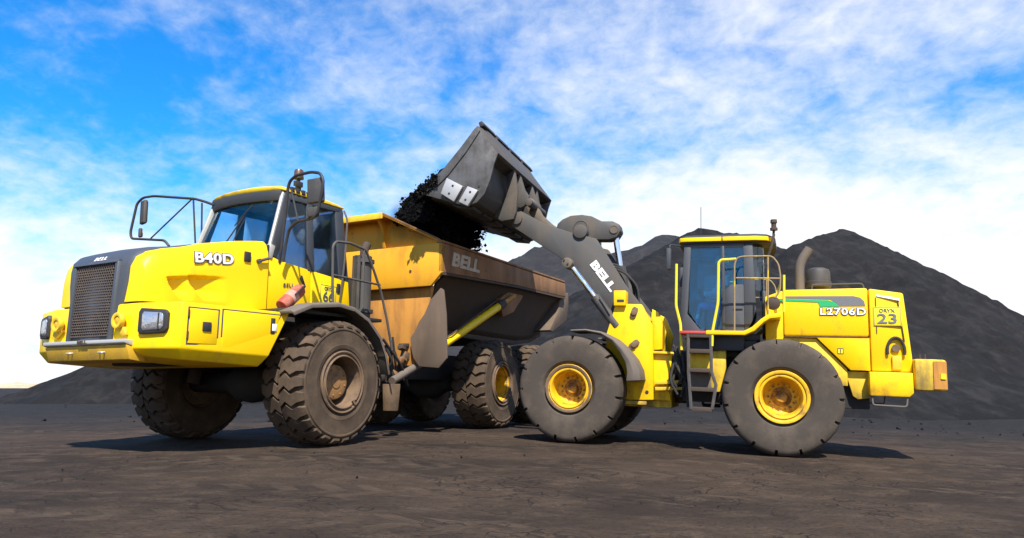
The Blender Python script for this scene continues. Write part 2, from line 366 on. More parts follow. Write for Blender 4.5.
def text(name, txt, pos, xdir, ydir, size, mat, parent, width=None, outline=None, shear=0, bold=.03, M=None, label=None, space=1.0):
    xd = Vector(xdir).normalized(); nd = xd.cross(Vector(ydir)).normalized(); yd = nd.cross(xd)
    rot = Matrix((xd, yd, nd)).transposed().to_4x4()
    me = text_mesh(name, txt, size, mat, bold * size, .004, shear, space)
    sx = 1
    if width:
        xs = [v_.co.x for v_ in me.vertices]; sx = width / (max(xs) - min(xs))
    X = Matrix.Translation(Vector(pos) + nd * .006) @ rot @ Matrix.Diagonal((sx, 1, 1, 1))
    if M: X = M @ X
    me.transform(X)
    o = link(name, me, parent, label=label)
    if outline:
        me2 = text_mesh(name + '_outline', txt, size, outline, (bold + .055) * size, .002, shear, space)
        X2 = Matrix.Translation(Vector(pos) + nd * .002) @ rot @ Matrix.Diagonal((sx, 1, 1, 1))
        if M: X2 = M @ X2
        me2.transform(X2); link(name + '_outline', me2, parent)
    return o

# ================================================================ THE SETTING
def make_ground():
    rs = [0.0]; r = .6
    while r < 6500: rs.append(r); r *= 1.028 if r < 60 else 1.10
    n = 420; vs, fs = [(0, 0, ground_z(0, 0))], []
    for r in rs[1:]:
        for k in range(n):
            a = 2 * math.pi * k / n; x, y = r * math.cos(a), r * math.sin(a)
            z = ground_z(x, y)
            if r < 400:
                q = noise.fractal(Vector((x * .35, y * .8, 1.3)), 1, 2.1, 4) * .024 + noise.fractal(Vector((x * 2.2, y * 4., 4.3)), 1, 2.1, 3) * .013
                q += max(0, noise.noise(Vector((x * .06, y * .06, 7.7)))) * .10 * min(1, max(0, (r - 14) / 12))
                z += q - .012
            else: z -= (r - 400) * .0004
            vs.append((x, y, z))
    for k in range(n): fs.append((0, 1 + k, 1 + (k + 1) % n))
    for i in range(len(rs) - 2):
        b = 1 + i * n
        for k in range(n): fs.append((b + k, b + n + k, b + n + (k + 1) % n, b + (k + 1) % n))
    m = MB(); m.v = [Vector(v_) for v_ in vs]; m.f = fs
    link('ground', m.mesh('ground', 'ground_dust', ang=180), kind='structure')
make_ground()

def wp(px, py, depth):
    """world point seen at a pixel at a given distance along Y"""
    o, d = ray('W', px, py); return o + d * (depth / d.y)
def seg_dist(x, y, a, b):
    ax, ay, bx_, by = a.x, a.y, b.x, b.y; dx_, dy_ = bx_ - ax, by - ay; L = dx_ * dx_ + dy_ * dy_
    t = 0 if L == 0 else max(0, min(1, ((x - ax) * dx_ + (y - ay) * dy_) / L))
    return math.hypot(x - ax - t * dx_, y - ay - t * dy_), a.z + t * (b.z - a.z)
def pile(name, ridges, slope, step, mat, label, seed, amp=.5, bound=None):
    """heap of coal: every point lies below a ridge line by its angle of repose"""
    segs = [(r[i], r[min(i + 1, len(r) - 1)]) for r in ridges for i in range(max(1, len(r) - 1))]
    mx = max(p.z for r in ridges for p in r) / slope + 2
    xs = [p.x for r in ridges for p in r]; ys = [p.y for r in ridges for p in r]
    x0, x1, y0, y1 = min(xs) - mx, max(xs) + mx, min(ys) - mx, max(ys) + min(mx, 14)
    nx, ny = int((x1 - x0) / step) + 1, int((y1 - y0) / step) + 1
    idx, vs, fs = {}, [], []
    for j in range(ny):
        for i in range(nx):
            x, y = x0 + i * step, y0 + j * step
            wx = x + .9 * noise.noise(Vector((x * .13, y * .13, seed))); wy = y + .9 * noise.noise(Vector((x * .13, y * .13, seed + 9)))
            h = -9
            for a, b in segs:
                d, zz = seg_dist(wx, wy, a, b); q = math.sqrt(d * d + .15) - .38
                if d > 1.5:
                    q -= min(1, d / 7) * (.55 * noise.noise(Vector((math.atan2(wy - a.y, wx - a.x) * 5, d * .05, seed))) + .28 * noise.noise(Vector((math.atan2(wy - a.y, wx - a.x) * 15, d * .09, seed + 2))))
                h = max(h, zz - slope * q + .05 * slope * max(0, d - 9) ** 1.3)
            if h > -.9:
                k = min(1, max(0, (h + .5) / 1.5))
                h += k * (amp * noise.fractal(Vector((x * .22, y * .22, seed)), .9, 2.1, 4) +   .17 * noise.fractal(Vector((x * 1.3, y * 1.3, seed + 3)), .8, 2.1, 4))
                g = ground_z(x, y)
                if h > g - .5: idx[(i, j)] = len(vs); vs.append(Vector((x, y, h)))
    for (i, j), a in idx.items():
        q = [(i, j), (i + 1, j), (i + 1, j + 1), (i, j + 1)]
        if all(p in idx for p in q): fs.append(tuple(idx[p] for p in q))
    m = MB(); m.v, m.f = vs, fs
    return link(name, m.mesh(name, mat, ang=180), label=label, cat='coal pile', group='coal stockpiles behind the machines')
pile('coal_pile', [[wp(806, 244, 48), wp(827, 232.5, 50), wp(843, 227, 52)]], .76, .33, 'coal_slope',
     'tall pointed dark coal pile rising behind the loader engine hood', 2.2, .14)
pile('coal_pile', [[wp(640, 262, 46), wp(675, 243, 50), wp(694, 231, 52), wp(741, 234, 54), wp(775, 246, 56)]], .58, .42, 'coal_slope',
     'dark coal pile directly behind the loader cab', 5.1, .30)
pile('coal_pile', [[wp(600, 256, 92), wp(622, 250, 92), wp(658, 235, 92), wp(690, 240, 92)]], .58, .9, 'coal_hazed',
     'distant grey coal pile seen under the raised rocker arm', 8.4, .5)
pile('coal_pile', [[wp(512, 262, 66), wp(541, 246, 64), wp(565, 242, 64), wp(592, 252, 62)]], .56, .5, 'coal_hazed',
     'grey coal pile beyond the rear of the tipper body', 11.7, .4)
pile('coal_pile', [[wp(112, 352, 42), wp(170, 336, 44), wp(260, 322, 46), wp(380, 318, 48), wp(470, 318, 50)]], .55, .4, 'coal_slope',
     'low sloping coal bank behind the truck, left of its front wheels', 14.2, .22)
def sand_ridge():
    m = MB(); rings = []
    for i in range(90):
        x = -420 + i * 7.; h = 3.4 + 3.2 * noise.fractal(Vector((i * .22, 3, 1)), .8, 2.1, 4)
        h = max(.4, h); rings.append([(x, 470, -.6), (x, 484, h * .75 - .2), (x, 500, h), (x, 520, h * .7), (x, 545, -.6)])
    m.loft(rings, closed=False, caps=False)
    link('sand_hills', m.mesh('sand_hills', 'sand', ang=180), kind='structure')
sand_ridge()
def lumps():
    m = MB(); rnd = random.Random(3)
    for i in range(420):
        if rnd.random() < .25:
            y = rnd.uniform(7, 32); x = rnd.uniform(-.8, .8) * y; s = rnd.choice((.004, .005, .007, .011))
        else:
            y = rnd.uniform(18, 45); x = rnd.choice((rnd.uniform(.2, .75), rnd.uniform(-.75, -.3))) * y; s = rnd.choice((.012, .015, .02, .04))
        z = ground_z(x, y); vs = [Vector((a, b, c)) * s * rnd.uniform(.6, 1.3) for a in (-1, 1) for b in (-1, 1) for c in (-1, 1)]
        rt = Euler((rnd.uniform(0, 6), rnd.uniform(0, 6), rnd.uniform(0, 6))).to_matrix()
        m.add([Vector((x, y, z)) + rt @ q for q in vs], [(0, 1, 3, 2), (4, 6, 7, 5), (0, 4, 5, 1), (2, 3, 7, 6), (0, 2, 6, 4), (1, 5, 7, 3)])
    link('coal_lumps', m.mesh('coal_lumps', 'coal_lump', ang=10), label='small coal lumps strewn over the ground', cat='coal', kind='stuff')
lumps()

# ================================================================ WHEELS
def truck_tyre():
    """earthmover tyre with wavy block lugs, axle along y, outer side +y"""
    Rr, Wd = .935, .80; m = MB()
    prof = [(.43, .30), (.475, .36), (.50, .366), (.505, .374), (.56, .384), (.575, .378), (.70, .388), (.775, .386), (.785, .396), (.805, .394), (.815, .380), (.835, .372), (.842, .358), (.85, .35), (.858, .335)]
    prof = prof + [(.866, .2), (.868, 0)] + [(r, -y) for r, y in reversed(prof + [(.866, .2)])]
    m.lathe(prof + [(.41, -.28), (.41, .28)], 72, close=True)
    N = 26; pitch = 2 * math.pi / N
    zig = [(0.0, .0), (.10, .34), (.20, .02), (.30, .26), (.37, .30), (.396, .32)]
    for side in (1, -1):
        for k in range(N):
            base = k * pitch + (pitch * .5 if side < 0 else 0)
            top, bot = [], []
            for w_ in (0, 1):
                tr, br = [], []
                for i, (yy, off) in enumerate(zig):
                    y = side * (.012 + yy) if i < 4 else side * yy
                    a = base + pitch * (off + w_ * (.76 if i < 3 else .68 if i == 3 else .56 if i == 4 else .50))
                    rt = (Rr, Rr, Rr - .002, Rr - .014, Rr - .050, .862)[i]; rb = (.862, .862, .862, .856, .842, .832)[i]
                    tr.append((rt * math.cos(a), y, rt * math.sin(a))); a2 = a + (.03 if w_ else -.03) * pitch
                    br.append((rb * math.cos(a2), y, rb * math.sin(a2)))
                top.append(tr); bot.append(br)
            # mid line keeps the crown round
            n_ = len(zig); vs = top[0] + top[1] + bot[0] + bot[1]; fs = []
            for i in range(n_ - 1):
                fs += [(i, i + 1, n_ + i + 1, n_ + i), (i, 2 * n_ + i, 2 * n_ + i + 1, i + 1), (n_ + i, n_ + i + 1, 3 * n_ + i + 1, 3 * n_ + i)]
            fs += [(0, n_, 3 * n_, 2 * n_), (n_ - 1, 3 * n_ - 1, 4 * n_ - 1, 2 * n_ - 1)]
            m.add(vs, fs)
    return m
def loader_tyre():
    """smooth-tread tyre with short notches cut into its shoulders"""
    prof = [(.40, .24), (.43, .30), (.455, .318), (.462, .326), (.52, .338), (.62, .345), (.72, .345), (.80, .338), (.845, .325), (.872, .300), (.889, .262), (.896, .20), (.90, .08)]
    full = prof + [(r, -y) for r, y in reversed(prof)]; full += [(.38, -.22), (.38, .22)]
    K = 15; ang, notch = [], []
    for k in range(K):
        b = 2 * math.pi * k / K
        for t, q in ((0, 0), (.012, 1), (.047, 1), (.059, 0), (.13, 0), (.21, 0), (.29, 0), (.36, 0)): ang.append(b + t); notch.append(q)
    m = MB(); n = len(ang); vs, fs = [], []; L = len(prof)
    for i, (r, y) in enumerate(full):
        j = i if i < L else (2 * L - 1 - i if i < 2 * L else 0)
        cut = {8: .03, 9: .055, 10: .07, 11: .05}.get(j, 0) if i < 2 * L else 0
        for a, q in zip(ang, notch):
            rr = r - cut * q; yy = y
            if q and j in (8, 9): yy = y - math.copysign(.022, y)
            vs.append((rr * math.cos(a), yy, rr * math.sin(a)))
    M_ = len(full)
    for i in range(M_):
        i2 = (i + 1) % M_
        for j in range(n): fs.append((i * n + j, i * n + (j + 1) % n, i2 * n + (j + 1) % n, i2 * n + j))
    m.add(vs, fs); return m
def bolts(m, r, y, n, br=.018, h=.025, c=(0, 0)):
    for k in range(n):
        a = 2 * math.pi * (k + .5) / n; m.lathe([(br, y), (br, y + h), (br * .7, y + h + .004)], 6, c=(c[0] + r * math.cos(a), 0, c[1] + r * math.sin(a)))
TT = truck_tyre().mesh('tyre', 'rubber_brown', ang=30)
LT = loader_tyre().mesh('tyre', 'rubber_grey', ang=32)
def truck_rim(mat):
    m = MB(); m.lathe([(.455, .27), (.495, .335), (.505, .385), (.490, .398), (.470, .392), (.462, .375), (.445, .372), (.43, .385), (.415, .382), (.405, .36), (.39, .30), (.375, .05), (.37, -.12), (.20, -.12), (.20, -.16), (.40, -.16), (.44, -.25), (.455, -.25)], 64, close=True)
    bolts(m, .30, -.12, 20, .016)
    m.v = [Vector((p.x * .93, p.y, p.z * .93)) for p in m.v]; return m.mesh('wheel', mat, ang=40)
RIM_F, RIM_R = truck_rim('rim_rust'), truck_rim('rim_rust')
BARREL = MB().lathe([(.366, .34), (.345, .05), (.340, -.10), (.30, -.115), (.30, -.118), (.347, -.112), (.35, .05), (.371, .34)], 56, close=True).mesh('barrel', 'rim_yellow')
def hub_truck():
    m = MB(); m.lathe([(.285, -.12), (.285, .12), (.27, .15), (.262, .20), (.255, .225), (.235, .235), (.10, .238), (.09, .25), (.02, .252)], 48)
    bolts(m, .20, .236, 8, .012, .012); return m.mesh('hub', 'hub_bronze', ang=40)
HUB_T = hub_truck()
def hub_mid():
    m = MB(); m.lathe([(.25, -.05), (.25, .03), (.23, .05), (.15, .05), (.14, .10), (.02, .105)], 40)
    bolts(m, .19, .05, 10, .014, .015); return m.mesh('hub', 'rust_dark', ang=40)  # hub coloured dark to carry the shade deep in the wheel
HUB_M = hub_mid()
def lock_ring():
    m = MB(); pts = [(.389 * math.cos(a), .392, .389 * math.sin(a)) for a in np.linspace(R_(-112), R_(232), 60)]
    m.tube(pts, .013, 6); m.box((.389 * math.cos(R_(240)), .395, .389 * math.sin(R_(240))), (.09, .03, .035), Euler((0, R_(-60), 0)))
    return m.mesh('lock_ring', 'rim_rust')
LOCK = lock_ring()
def loader_rim():
    m = MB(); m.lathe([(.385, .22), (.402, .29), (.405, .335), (.392, .345), (.372, .335), (.365, .315), (.345, .312), (.325, .33), (.305, .325), (.292, .30), (.283, .22), (.272, .04), (.235, .0), (.16, -.02), (.10, -.02), (.10, -.06), (.36, -.06), (.385, -.2)], 56, close=True)
    return m.mesh('wheel', 'rim_yellow', ang=40)
LRIM = loader_rim()
def loader_hub():
    m = MB(); m.lathe([(.155, -.03), (.15, .0), (.10, .01), (.09, .08), (.075, .095), (.01, .097)], 32)
    bolts(m, .195, -.012, 14, .016, .028); return m.mesh('hub', 'hub_oily', ang=40)
LHUB = loader_hub()
def ring_steel(r):
    m = MB(); m.lathe([(r, .338), (r + .02, .348), (r + .045, .345), (r + .04, .325), (r, .325)], 56, close=True); return m.mesh('rim_flange', 'rim_rust')
LFL = ring_steel(.355)
LFY = LFL.copy(); LFY.materials.clear(); LFY.materials.append(MATS['rim_yellow'])
def place_wheel(parent, M, tyre, rim, extra):
    w_ = link('wheel', rim, parent, M); link('tyre', tyre, w_)
    for nm, me in extra: link(nm, me, w_)
    return w_
def wm(x, y, z, side, spin): return Matrix.Translation((x, y, z)) @ Matrix.Rotation(0 if side > 0 else math.pi, 4, 'Z') @ Matrix.Rotation(R_(spin), 4, 'Y')

# ================================================================ ARTICULATED DUMP TRUCK
truck = link('dump_truck', None, M=MT, label='yellow articulated dump truck with rusty tipper body, parked on the left', cat='dump truck')
for sgn, sp in ((1, 8), (-1, 31)):
    w_ = place_wheel(truck, wm(.04, sgn * 1.51, .925, sgn, sp), TT, RIM_F, [('hub', HUB_T), ('lock_ring', LOCK)])
for i, (x, sgn) in enumerate(((-3.69, 1), (-3.69, -1), (-5.72, 1), (-5.72, -1))):
    place_wheel(truck, MBIN @ wm(x, sgn * 1.51, .925, sgn, 17 + 29 * i), TT, RIM_R, [('hub', HUB_M), ('barrel', BARREL), ('lock_ring', LOCK)])
# --- hood
HS = [(2.750, .80, 2.41), (2.71, .885, 2.525), (2.60, .925, 2.61), (2.40, .94, 2.68), (2.1, .955, 2.755), (1.75, .96, 2.862), (1.15, .96, 3.005), (.76, .96, 3.075)]
def hood_at(x):
    for a, b in zip(HS, HS[1:]):
        if a[0] >= x >= b[0]: t = (a[0] - x) / (a[0] - b[0]); return a[1] + (b[1] - a[1]) * t, a[2] + (b[2] - a[2]) * t
    return HS[-1][1:]
def sst(a, b, v_): v_ = max(0, min(1, (v_ - a) / (b - a))); return v_ * v_ * (3 - 2 * v_)
def vent_depth(x, z):
    """two scooped side vents pressed into the hood, each with a sharp curved leading edge"""
    best = 0
    for xa, za, xc, zc, xd, zd in ((2.43, 2.285, 2.16, 1.985, 1.98, 2.36), (2.12, 2.345, 1.83, 2.02, 1.46, 2.41)):
        t = max(0, min(1, (za - z) / (za - zc))); lead = xa + (xc - xa) * t ** 1.8
        ztop = za + (zd - za) * ((xa - x) / (xa - xd))
        if z < zc or x > lead or x < xd or z > ztop: continue
        k = max(0, 1 - (lead - x) / (lead - xd + .01)); best = .105 * sst(0, 1, k) * sst(zc, zc + .16, z) * sst(0, .05, ztop - z)
    return best
def hood_sec(x, w, zt):
    zs = [1.935] + [1.96 + .0125 * k for k in range(38)]; zs = [z for z in zs if z < zt - .40]
    zs += [zs[-1] + (zt - .38 - zs[-1]) * (k + 1) / 4 for k in range(4)]
    while len(zs) < 43: zs.insert(1, zs[0] + (zs[1] - zs[0]) * .5)
    half = [(w - (.012 if i == 0 else 0) - vent_depth(x, z), z) for i, z in enumerate(zs)]
    half += [(w - .006, zt - .30), (w - .02, zt - .20), (w - .065, zt - .075), (w - .14, zt - .015), (w - .30, zt + .01)]
    return [(x, y, z) for y, z in half] + [(x, -y, z) for y, z in reversed(half)]
hx = sorted(set([q[0] for q in HS] + [1.44 + .0125 * k for k in range(84)]), reverse=True)
hood = MB().loft([hood_sec(x, *hood_at(x)) for x in hx]).build('hood', 'yellow', truck, 0, 40)
def strip(path, t, name, mat, parent, drop=.05, bev=.0):
    """sheet swept along (x, z, half width) with turned-down edges"""
    m = MB(); rings = []
    for i, (x, z, hw) in enumerate(path):
        a, b = path[max(0, i - 1)], path[min(len(path) - 1, i + 1)]; tx, tz = b[0] - a[0], b[1] - a[1]; L = math.hypot(tx, tz); nx_, nz_ = tz / L, -tx / L
        cols = ((-1, -drop), (-.93, -.012), (-.8, 0), (0, .012), (.8, 0), (.93, -.012), (1, -drop))
        rings.append([(x + nx_ * o_, c * hw, z + nz_ * o_) for c, o_ in cols] + [(x + nx_ * (o_ - t), c * hw, z + nz_ * (o_ - t)) for c, o_ in reversed(cols)])
    m.loft(rings); return m.build(name, mat, parent, bev, 50)
NP = [(2.80, 1.45, .50), (2.803, 1.9, .57), (2.795, 2.2, .64), (2.785, 2.40, .665), (2.75, 2.53, .69), (2.655, 2.63, .705), (2.48, 2.70, .72), (2.2, 2.755, .755), (1.8, 2.86, .74), (1.3, 2.975, .72), (.78, 3.075, .70)]
nose = strip(NP, .05, 'nose_panel', 'nose_grey', truck)
def grille():
    m = MB()
    for i in range(27):
        z = 1.50 + i * .0365; m.bx(2.80, 2.825 - .018 * (z - 1.5), -.40, .40, z, z + .012)
        for k in range(17):
            y = -.40 + (k + (.5 if i % 2 else 0)) * .048
            if y < .39: m.box((2.808 - .012 * (z - 1.5), y, z + .024), (.02, .014, .032))
    return m.build('grille', 'grille_metal', truck)
grille()
MB().prism([(2.795, 1.46), (2.806, 1.46), (2.80, 2.2), (2.79, 2.46), (2.775, 2.46)], -.43, .43).build('grille_backing', 'plastic_black', truck)
for s_ in (1, -1):
    MB().loft([[(2.80, s_ * .415, 1.45), (2.845, s_ * .42, 1.45), (2.845, s_ * .47, 1.45), (2.80, s_ * .49, 1.45)], [(2.78, s_ * .425, 2.47), (2.825, s_ * .43, 2.47), (2.822, s_ * .48, 2.47), (2.77, s_ * .50, 2.47)]]).build('grille_frame', 'nose_grey', truck, .008)
MB().loft([[(2.79, -.47, 2.44), (2.838, -.47, 2.455), (2.805, -.47, 2.50), (2.74, -.47, 2.50)], [(2.79, .47, 2.44), (2.838, .47, 2.455), (2.805, .47, 2.50), (2.74, .47, 2.50)]]).build('grille_frame', 'nose_grey', truck, .008)
text('nose_lettering', 'BELL', (2.752, .0, 2.535), (0, 1, 0), (-.6, 0, 1), .085, 'white_mark', truck, .26, shear=.15, bold=.0, space=1.15)
# hood lettering, vents and latches on the left side (and the vents mirrored)
text('hood_lettering', 'B40D', (1.735, .962, 2.625), (-1, 0, .10), (0, 0, 1), .20, 'white_mark', truck, .64, 'outline_mark', bold=.03, space=1.08)
text('hood_lettering', 'B40D', (1.735, -.962, 2.625), (1, 0, -.10), (0, 0, 1), .20, 'white_mark', truck, .64, 'outline_mark', bold=.03, space=1.08)
for s_ in (1, -1):
    y0 = .958
    MB().box((1.17, s_ * (y0 + .012), 2.745), (.115, .03, .15)).build('hood_latch', 'plastic_black', truck, .012)
    m = MB(); m.tube([(.995, s_ * (y0 + .03), 2.70), (.80, s_ * (y0 + .05), 2.775)], .022, 8); m.lathe([(.035, 0), (.035, s_ * .05)], 12, c=(.96, s_ * y0, 2.71)); m.build('hood_handle', 'rail_grey', truck)
# --- front apron with bumper
def apron():
    lv = [(1.90, .95, 1.655, 0), (1.30, 1.30, 1.655, 0), (1.155, 1.385, 1.56, .10)]
    rings = []
    for z, xr, ys, ins in lv:
        f = 2.79 - ins * 1.2; c = 2.60 - ins * .9
        zf = z if z > 1.5 else z + .03
        half = [(xr, ys, z - (.03 if z < 1.5 else 0)), (c, 1.52 - ins * .8, zf), (f, .90 - ins * .3, zf + (.06 if z < 1.2 else 0.))]
        rings.append([Vector(p) for p in half] + [Vector((x, -y, zz)) for x, y, zz in reversed(half)])
    return MB().loft(rings).build('front_apron', 'yellow', truck, .02, 45)
apron()
MB().prism([(2.76, 1.435), (2.90, 1.445), (2.90, 1.395), (2.865, 1.38), (2.76, 1.35)], -.885, .885).build('bumper_bar', 'silver', truck, .012)
text('bumper_lettering', 'BELL', (2.899, 0, 1.420), (0, 1, 0), (0, 0, 1), .05, 'rust_dark', truck, .2)
MB().prism([(2.77, 1.345), (2.872, 1.376), (2.81, 1.19), (2.60, 1.16), (2.60, 1.25)], -.88, .88).build('bumper_skirt', 'yellow_under', truck, .01)
for y in (-.33, .36):
    m = MB(); m.tube([(2.83, y - .05, 1.29), (2.88, y - .04, 1.285), (2.88, y + .04, 1.285), (2.83, y + .05, 1.29)], .012, 6, .02); m.build('tie_loop', 'silver', truck)
for s_ in (1, -1):
    # headlight on the chamfered corner
    a, b = Vector((2.79, s_ * .90, 0)), Vector((2.60, s_ * 1.52, 0)); t = (b - a).normalized(); nrm = Vector((-t.y, t.x, 0)) * (-1 if s_ > 0 else 1)
    if nrm.x < 0: nrm = -nrm
    def pt(u_, z, o_): return a + t * u_ + nrm * o_ + Vector((0, 0, z))
    hz = [(.10, 1.50), (.44, 1.515), (.485, 1.57), (.485, 1.76), (.44, 1.805), (.10, 1.83), (.07, 1.78), (.07, 1.54)]
    hl = MB().loft([[pt(u_, z, -.02) for u_, z in hz], [pt(u_, z, .045) for u_, z in hz]]).build('headlight', 'plastic_black', truck, .012)
    def sc(k, o_): return [pt(.275 + (u_ - .275) * k, 1.66 + (z - 1.66) * k, o_) for u_, z in hz]
    MB().loft([sc(.72, .03), sc(.72, .05), sc(.55, .062)]).build('lens', 'headlamp', hl, .004)
    MB().box(pt(.37, 1.66, .058), (.02, .012, .20), Matrix((t, nrm, Vector((0, 0, 1)))).transposed()).build('lamp_divider', 'plastic_black', hl)
    # tow eye
    m = MB(); c = Vector((2.86, s_ * .66, 1.68)); m.lathe([(.055, -.03), (.10, -.035), (.105, .0), (.10, .035), (.055, .03)], 20, axis='x', c=c, close=True)
    m.prism([(s_ * .56, 1.60), (s_ * .76, 1.60), (s_ * .80, 1.50), (s_ * .74, 1.48), (s_ * .62, 1.56)], 2.80, 2.845, axis='x'); m.build('tow_eye', 'yellow_old', truck, .006)
    MB().lathe([(.05, 2.80), (.05, 2.875), (.02, 2.885)], 12, axis='x', c=(0, s_ * .66, 1.68)).build('tow_pin', 'yellow_under', truck)
    # hinged access doors in the apron side
    def sp_(x, z, o_): return Vector((x, s_ * (1.52 + (2.6 - x) / 1.65 * .135 + o_), z))
    for xa, xb, zt, zb in ((2.50, 2.10, 1.83, 1.39), (2.02, 1.22, 1.845, 1.36)):
        cx_, cz_ = (xa + xb) / 2, (zt + zb) / 2
        if xb < 1.5: pol = [(xa, zt), (xb - .10, zt), (xb + .13, zb), (xa, zb)]
        else: pol = [(xa, zt), (xb, zt), (xb, zb), (xa, zb)]
        MB().loft([[sp_(cx_ + (x - cx_) * (1 + .022 / abs(xa - cx_)), cz_ + (z - cz_) * (1 + .018 / abs(zt - cz_)), -.01) for x, z in pol], [sp_(cx_ + (x - cx_) * (1 + .022 / abs(xa - cx_)), cz_ + (z - cz_) * (1 + .018 / abs(zt - cz_)), .003) for x, z in pol]]).build('door_gap', 'outline_mark', truck)
        d_oor = MB().loft([[sp_(x, z, -.01) for x, z in pol], [sp_(x, z, .012) for x, z in pol]]).build('access_door', 'yellow', truck, .008)
        if xa > 2.3:
            MB().loft([[sp_(x, z, .008) for x, z in ((2.32, 1.67), (2.20, 1.67), (2.20, 1.55), (2.32, 1.55))], [sp_(x, z, .03) for x, z in ((2.32, 1.67), (2.20, 1.67), (2.20, 1.55), (2.32, 1.55))]]).build('latch', 'plastic_black', d_oor, .008)
            for z in (1.45, 1.72): MB().tube([sp_(2.515, z, .012), sp_(2.515, z + .09, .012)], .013, 6).build('hinge', 'rust_dark', d_oor)
    MB().loft([[sp_(x, z, -.01) for x, z in ((1.28, 1.80), (1.21, 1.80), (1.21, 1.58), (1.28, 1.58))], [sp_(x, z, .022) for x, z in ((1.28, 1.80), (1.21, 1.80), (1.21, 1.58), (1.28, 1.58))]]).build('side_marker', 'plastic_black', truck, .006)
    MB().loft([[sp_(x, z, .0) for x, z in ((1.262, 1.72), (1.19, 1.72), (1.19, 1.62), (1.262, 1.62))], [sp_(x, z, .03) for x, z in ((1.262, 1.72), (1.19, 1.72), (1.19, 1.62), (1.262, 1.62))]]).build('reflector', 'white_mark', truck, .004)
MB().loft([[(x, y, z) for x, y in ((2.70, .82), (2.56, .905), (2.38, .945), (.74, .95), (.74, -.95), (2.38, -.945), (2.56, -.905), (2.70, -.82))] for z in (1.895, 1.94)]).build('hood_seal', 'plastic_black', truck)
MB().bx(.765, .73, -.93, .93, 1.95, 3.0).build('cab_seal', 'plastic_black', truck)
# --- chassis under hood and cab
m = MB(); m.bx(2.2, -1.5, -.45, .45, 1.14, 1.5); m.bx(1.0, -1.2, -.9, .9, 1.3, 1.95); m.bx(2.5, 1.4, -1.35, 1.35, 1.22, 1.9); m.build('chassis', 'chassis', truck, .03)
MB().lathe([(.16, -1.45), (.17, -.5), (.30, -.25), (.33, 0), (.30, .25), (.17, .5), (.16, 1.45)], 24, c=(.04, 0, .925)).build('axle', 'chassis', truck)
for s_ in (1, -1):
    m = MB(); m.tube([(.45, s_ * .95, .95), (.25, s_ * 1.0, 1.75)], .085, 12); m.tube([(.45, s_ * .95, .9), (.4, s_ * .96, 1.2)], .11, 12); m.build('suspension_strut', 'rust_dark', truck)
    # mudguard over the front wheel
    op = [at('T', *p, 'y', 1.9) for p in ((293, 310), (312, 302.5), (340, 302), (356, 307), (370, 318), (382, 336), (388, 355), (391, 374))]
    rings = []
    for i, p in enumerate(op):
        a, b = op[max(0, i - 1)], op[min(len(op) - 1, i + 1)]; tx, tz = b.x - a.x, b.z - a.z; L = math.hypot(tx, tz); n_ = Vector((tz / L, 0, -tx / L)) * .05
        n_ = -n_ if n_.z < 0 or (abs(n_.z) < .01) else n_
        if i > 4 and n_.x > 0: n_ = -n_
        i_ = p - n_
        yi = 1.62 if i < 2 else .95
        rings.append([(p.x, s_ * yi, p.z), (p.x, s_ * 1.86, p.z), (p.x + (i_.x - p.x) * .5, s_ * 1.905, p.z + (i_.z - p.z) * .5), (i_.x - n_.x * .6, s_ * 1.905, i_.z - n_.z * .6), (i_.x, s_ * 1.87, i_.z), (i_.x, s_ * yi, i_.z)])
    MB().loft(rings).build('mudguard', 'flap_grey', truck, .008, 50)
    # handrail beside the cab
    hp = [at('T', *p, 'y', 1.70) for p in ((333, 306), (332.5, 285), (333, 246), (336, 241.5), (350, 243), (366, 250), (373, 268), (381, 292), (387, 320), (392, 350))]
    hp = [Vector((p.x, s_ * p.y, p.z)) for p in hp]
    hr = MB().tube(hp, .021, 8, .06).build('handrail', 'rail_grey', truck)
    q = [at('T', *p, 'y', 1.70) for p in ((333, 275), (380, 285))]; MB().tube([(p.x, s_ * p.y, p.z) for p in q], .018, 8).build('mid_rail', 'rail_grey', hr)
    q = [at('T', *p, 'y', 1.70) for p in ((364, 250), (363, 281))]; MB().tube([(p.x, s_ * p.y, p.z) for p in q], .018, 8).build('rail_post', 'rail_grey', hr)
    MB().bx(.95, -1.15, s_ * .95, s_ * 1.64, 1.93, 1.985).build('walkway', 'plastic_black', truck, .01)
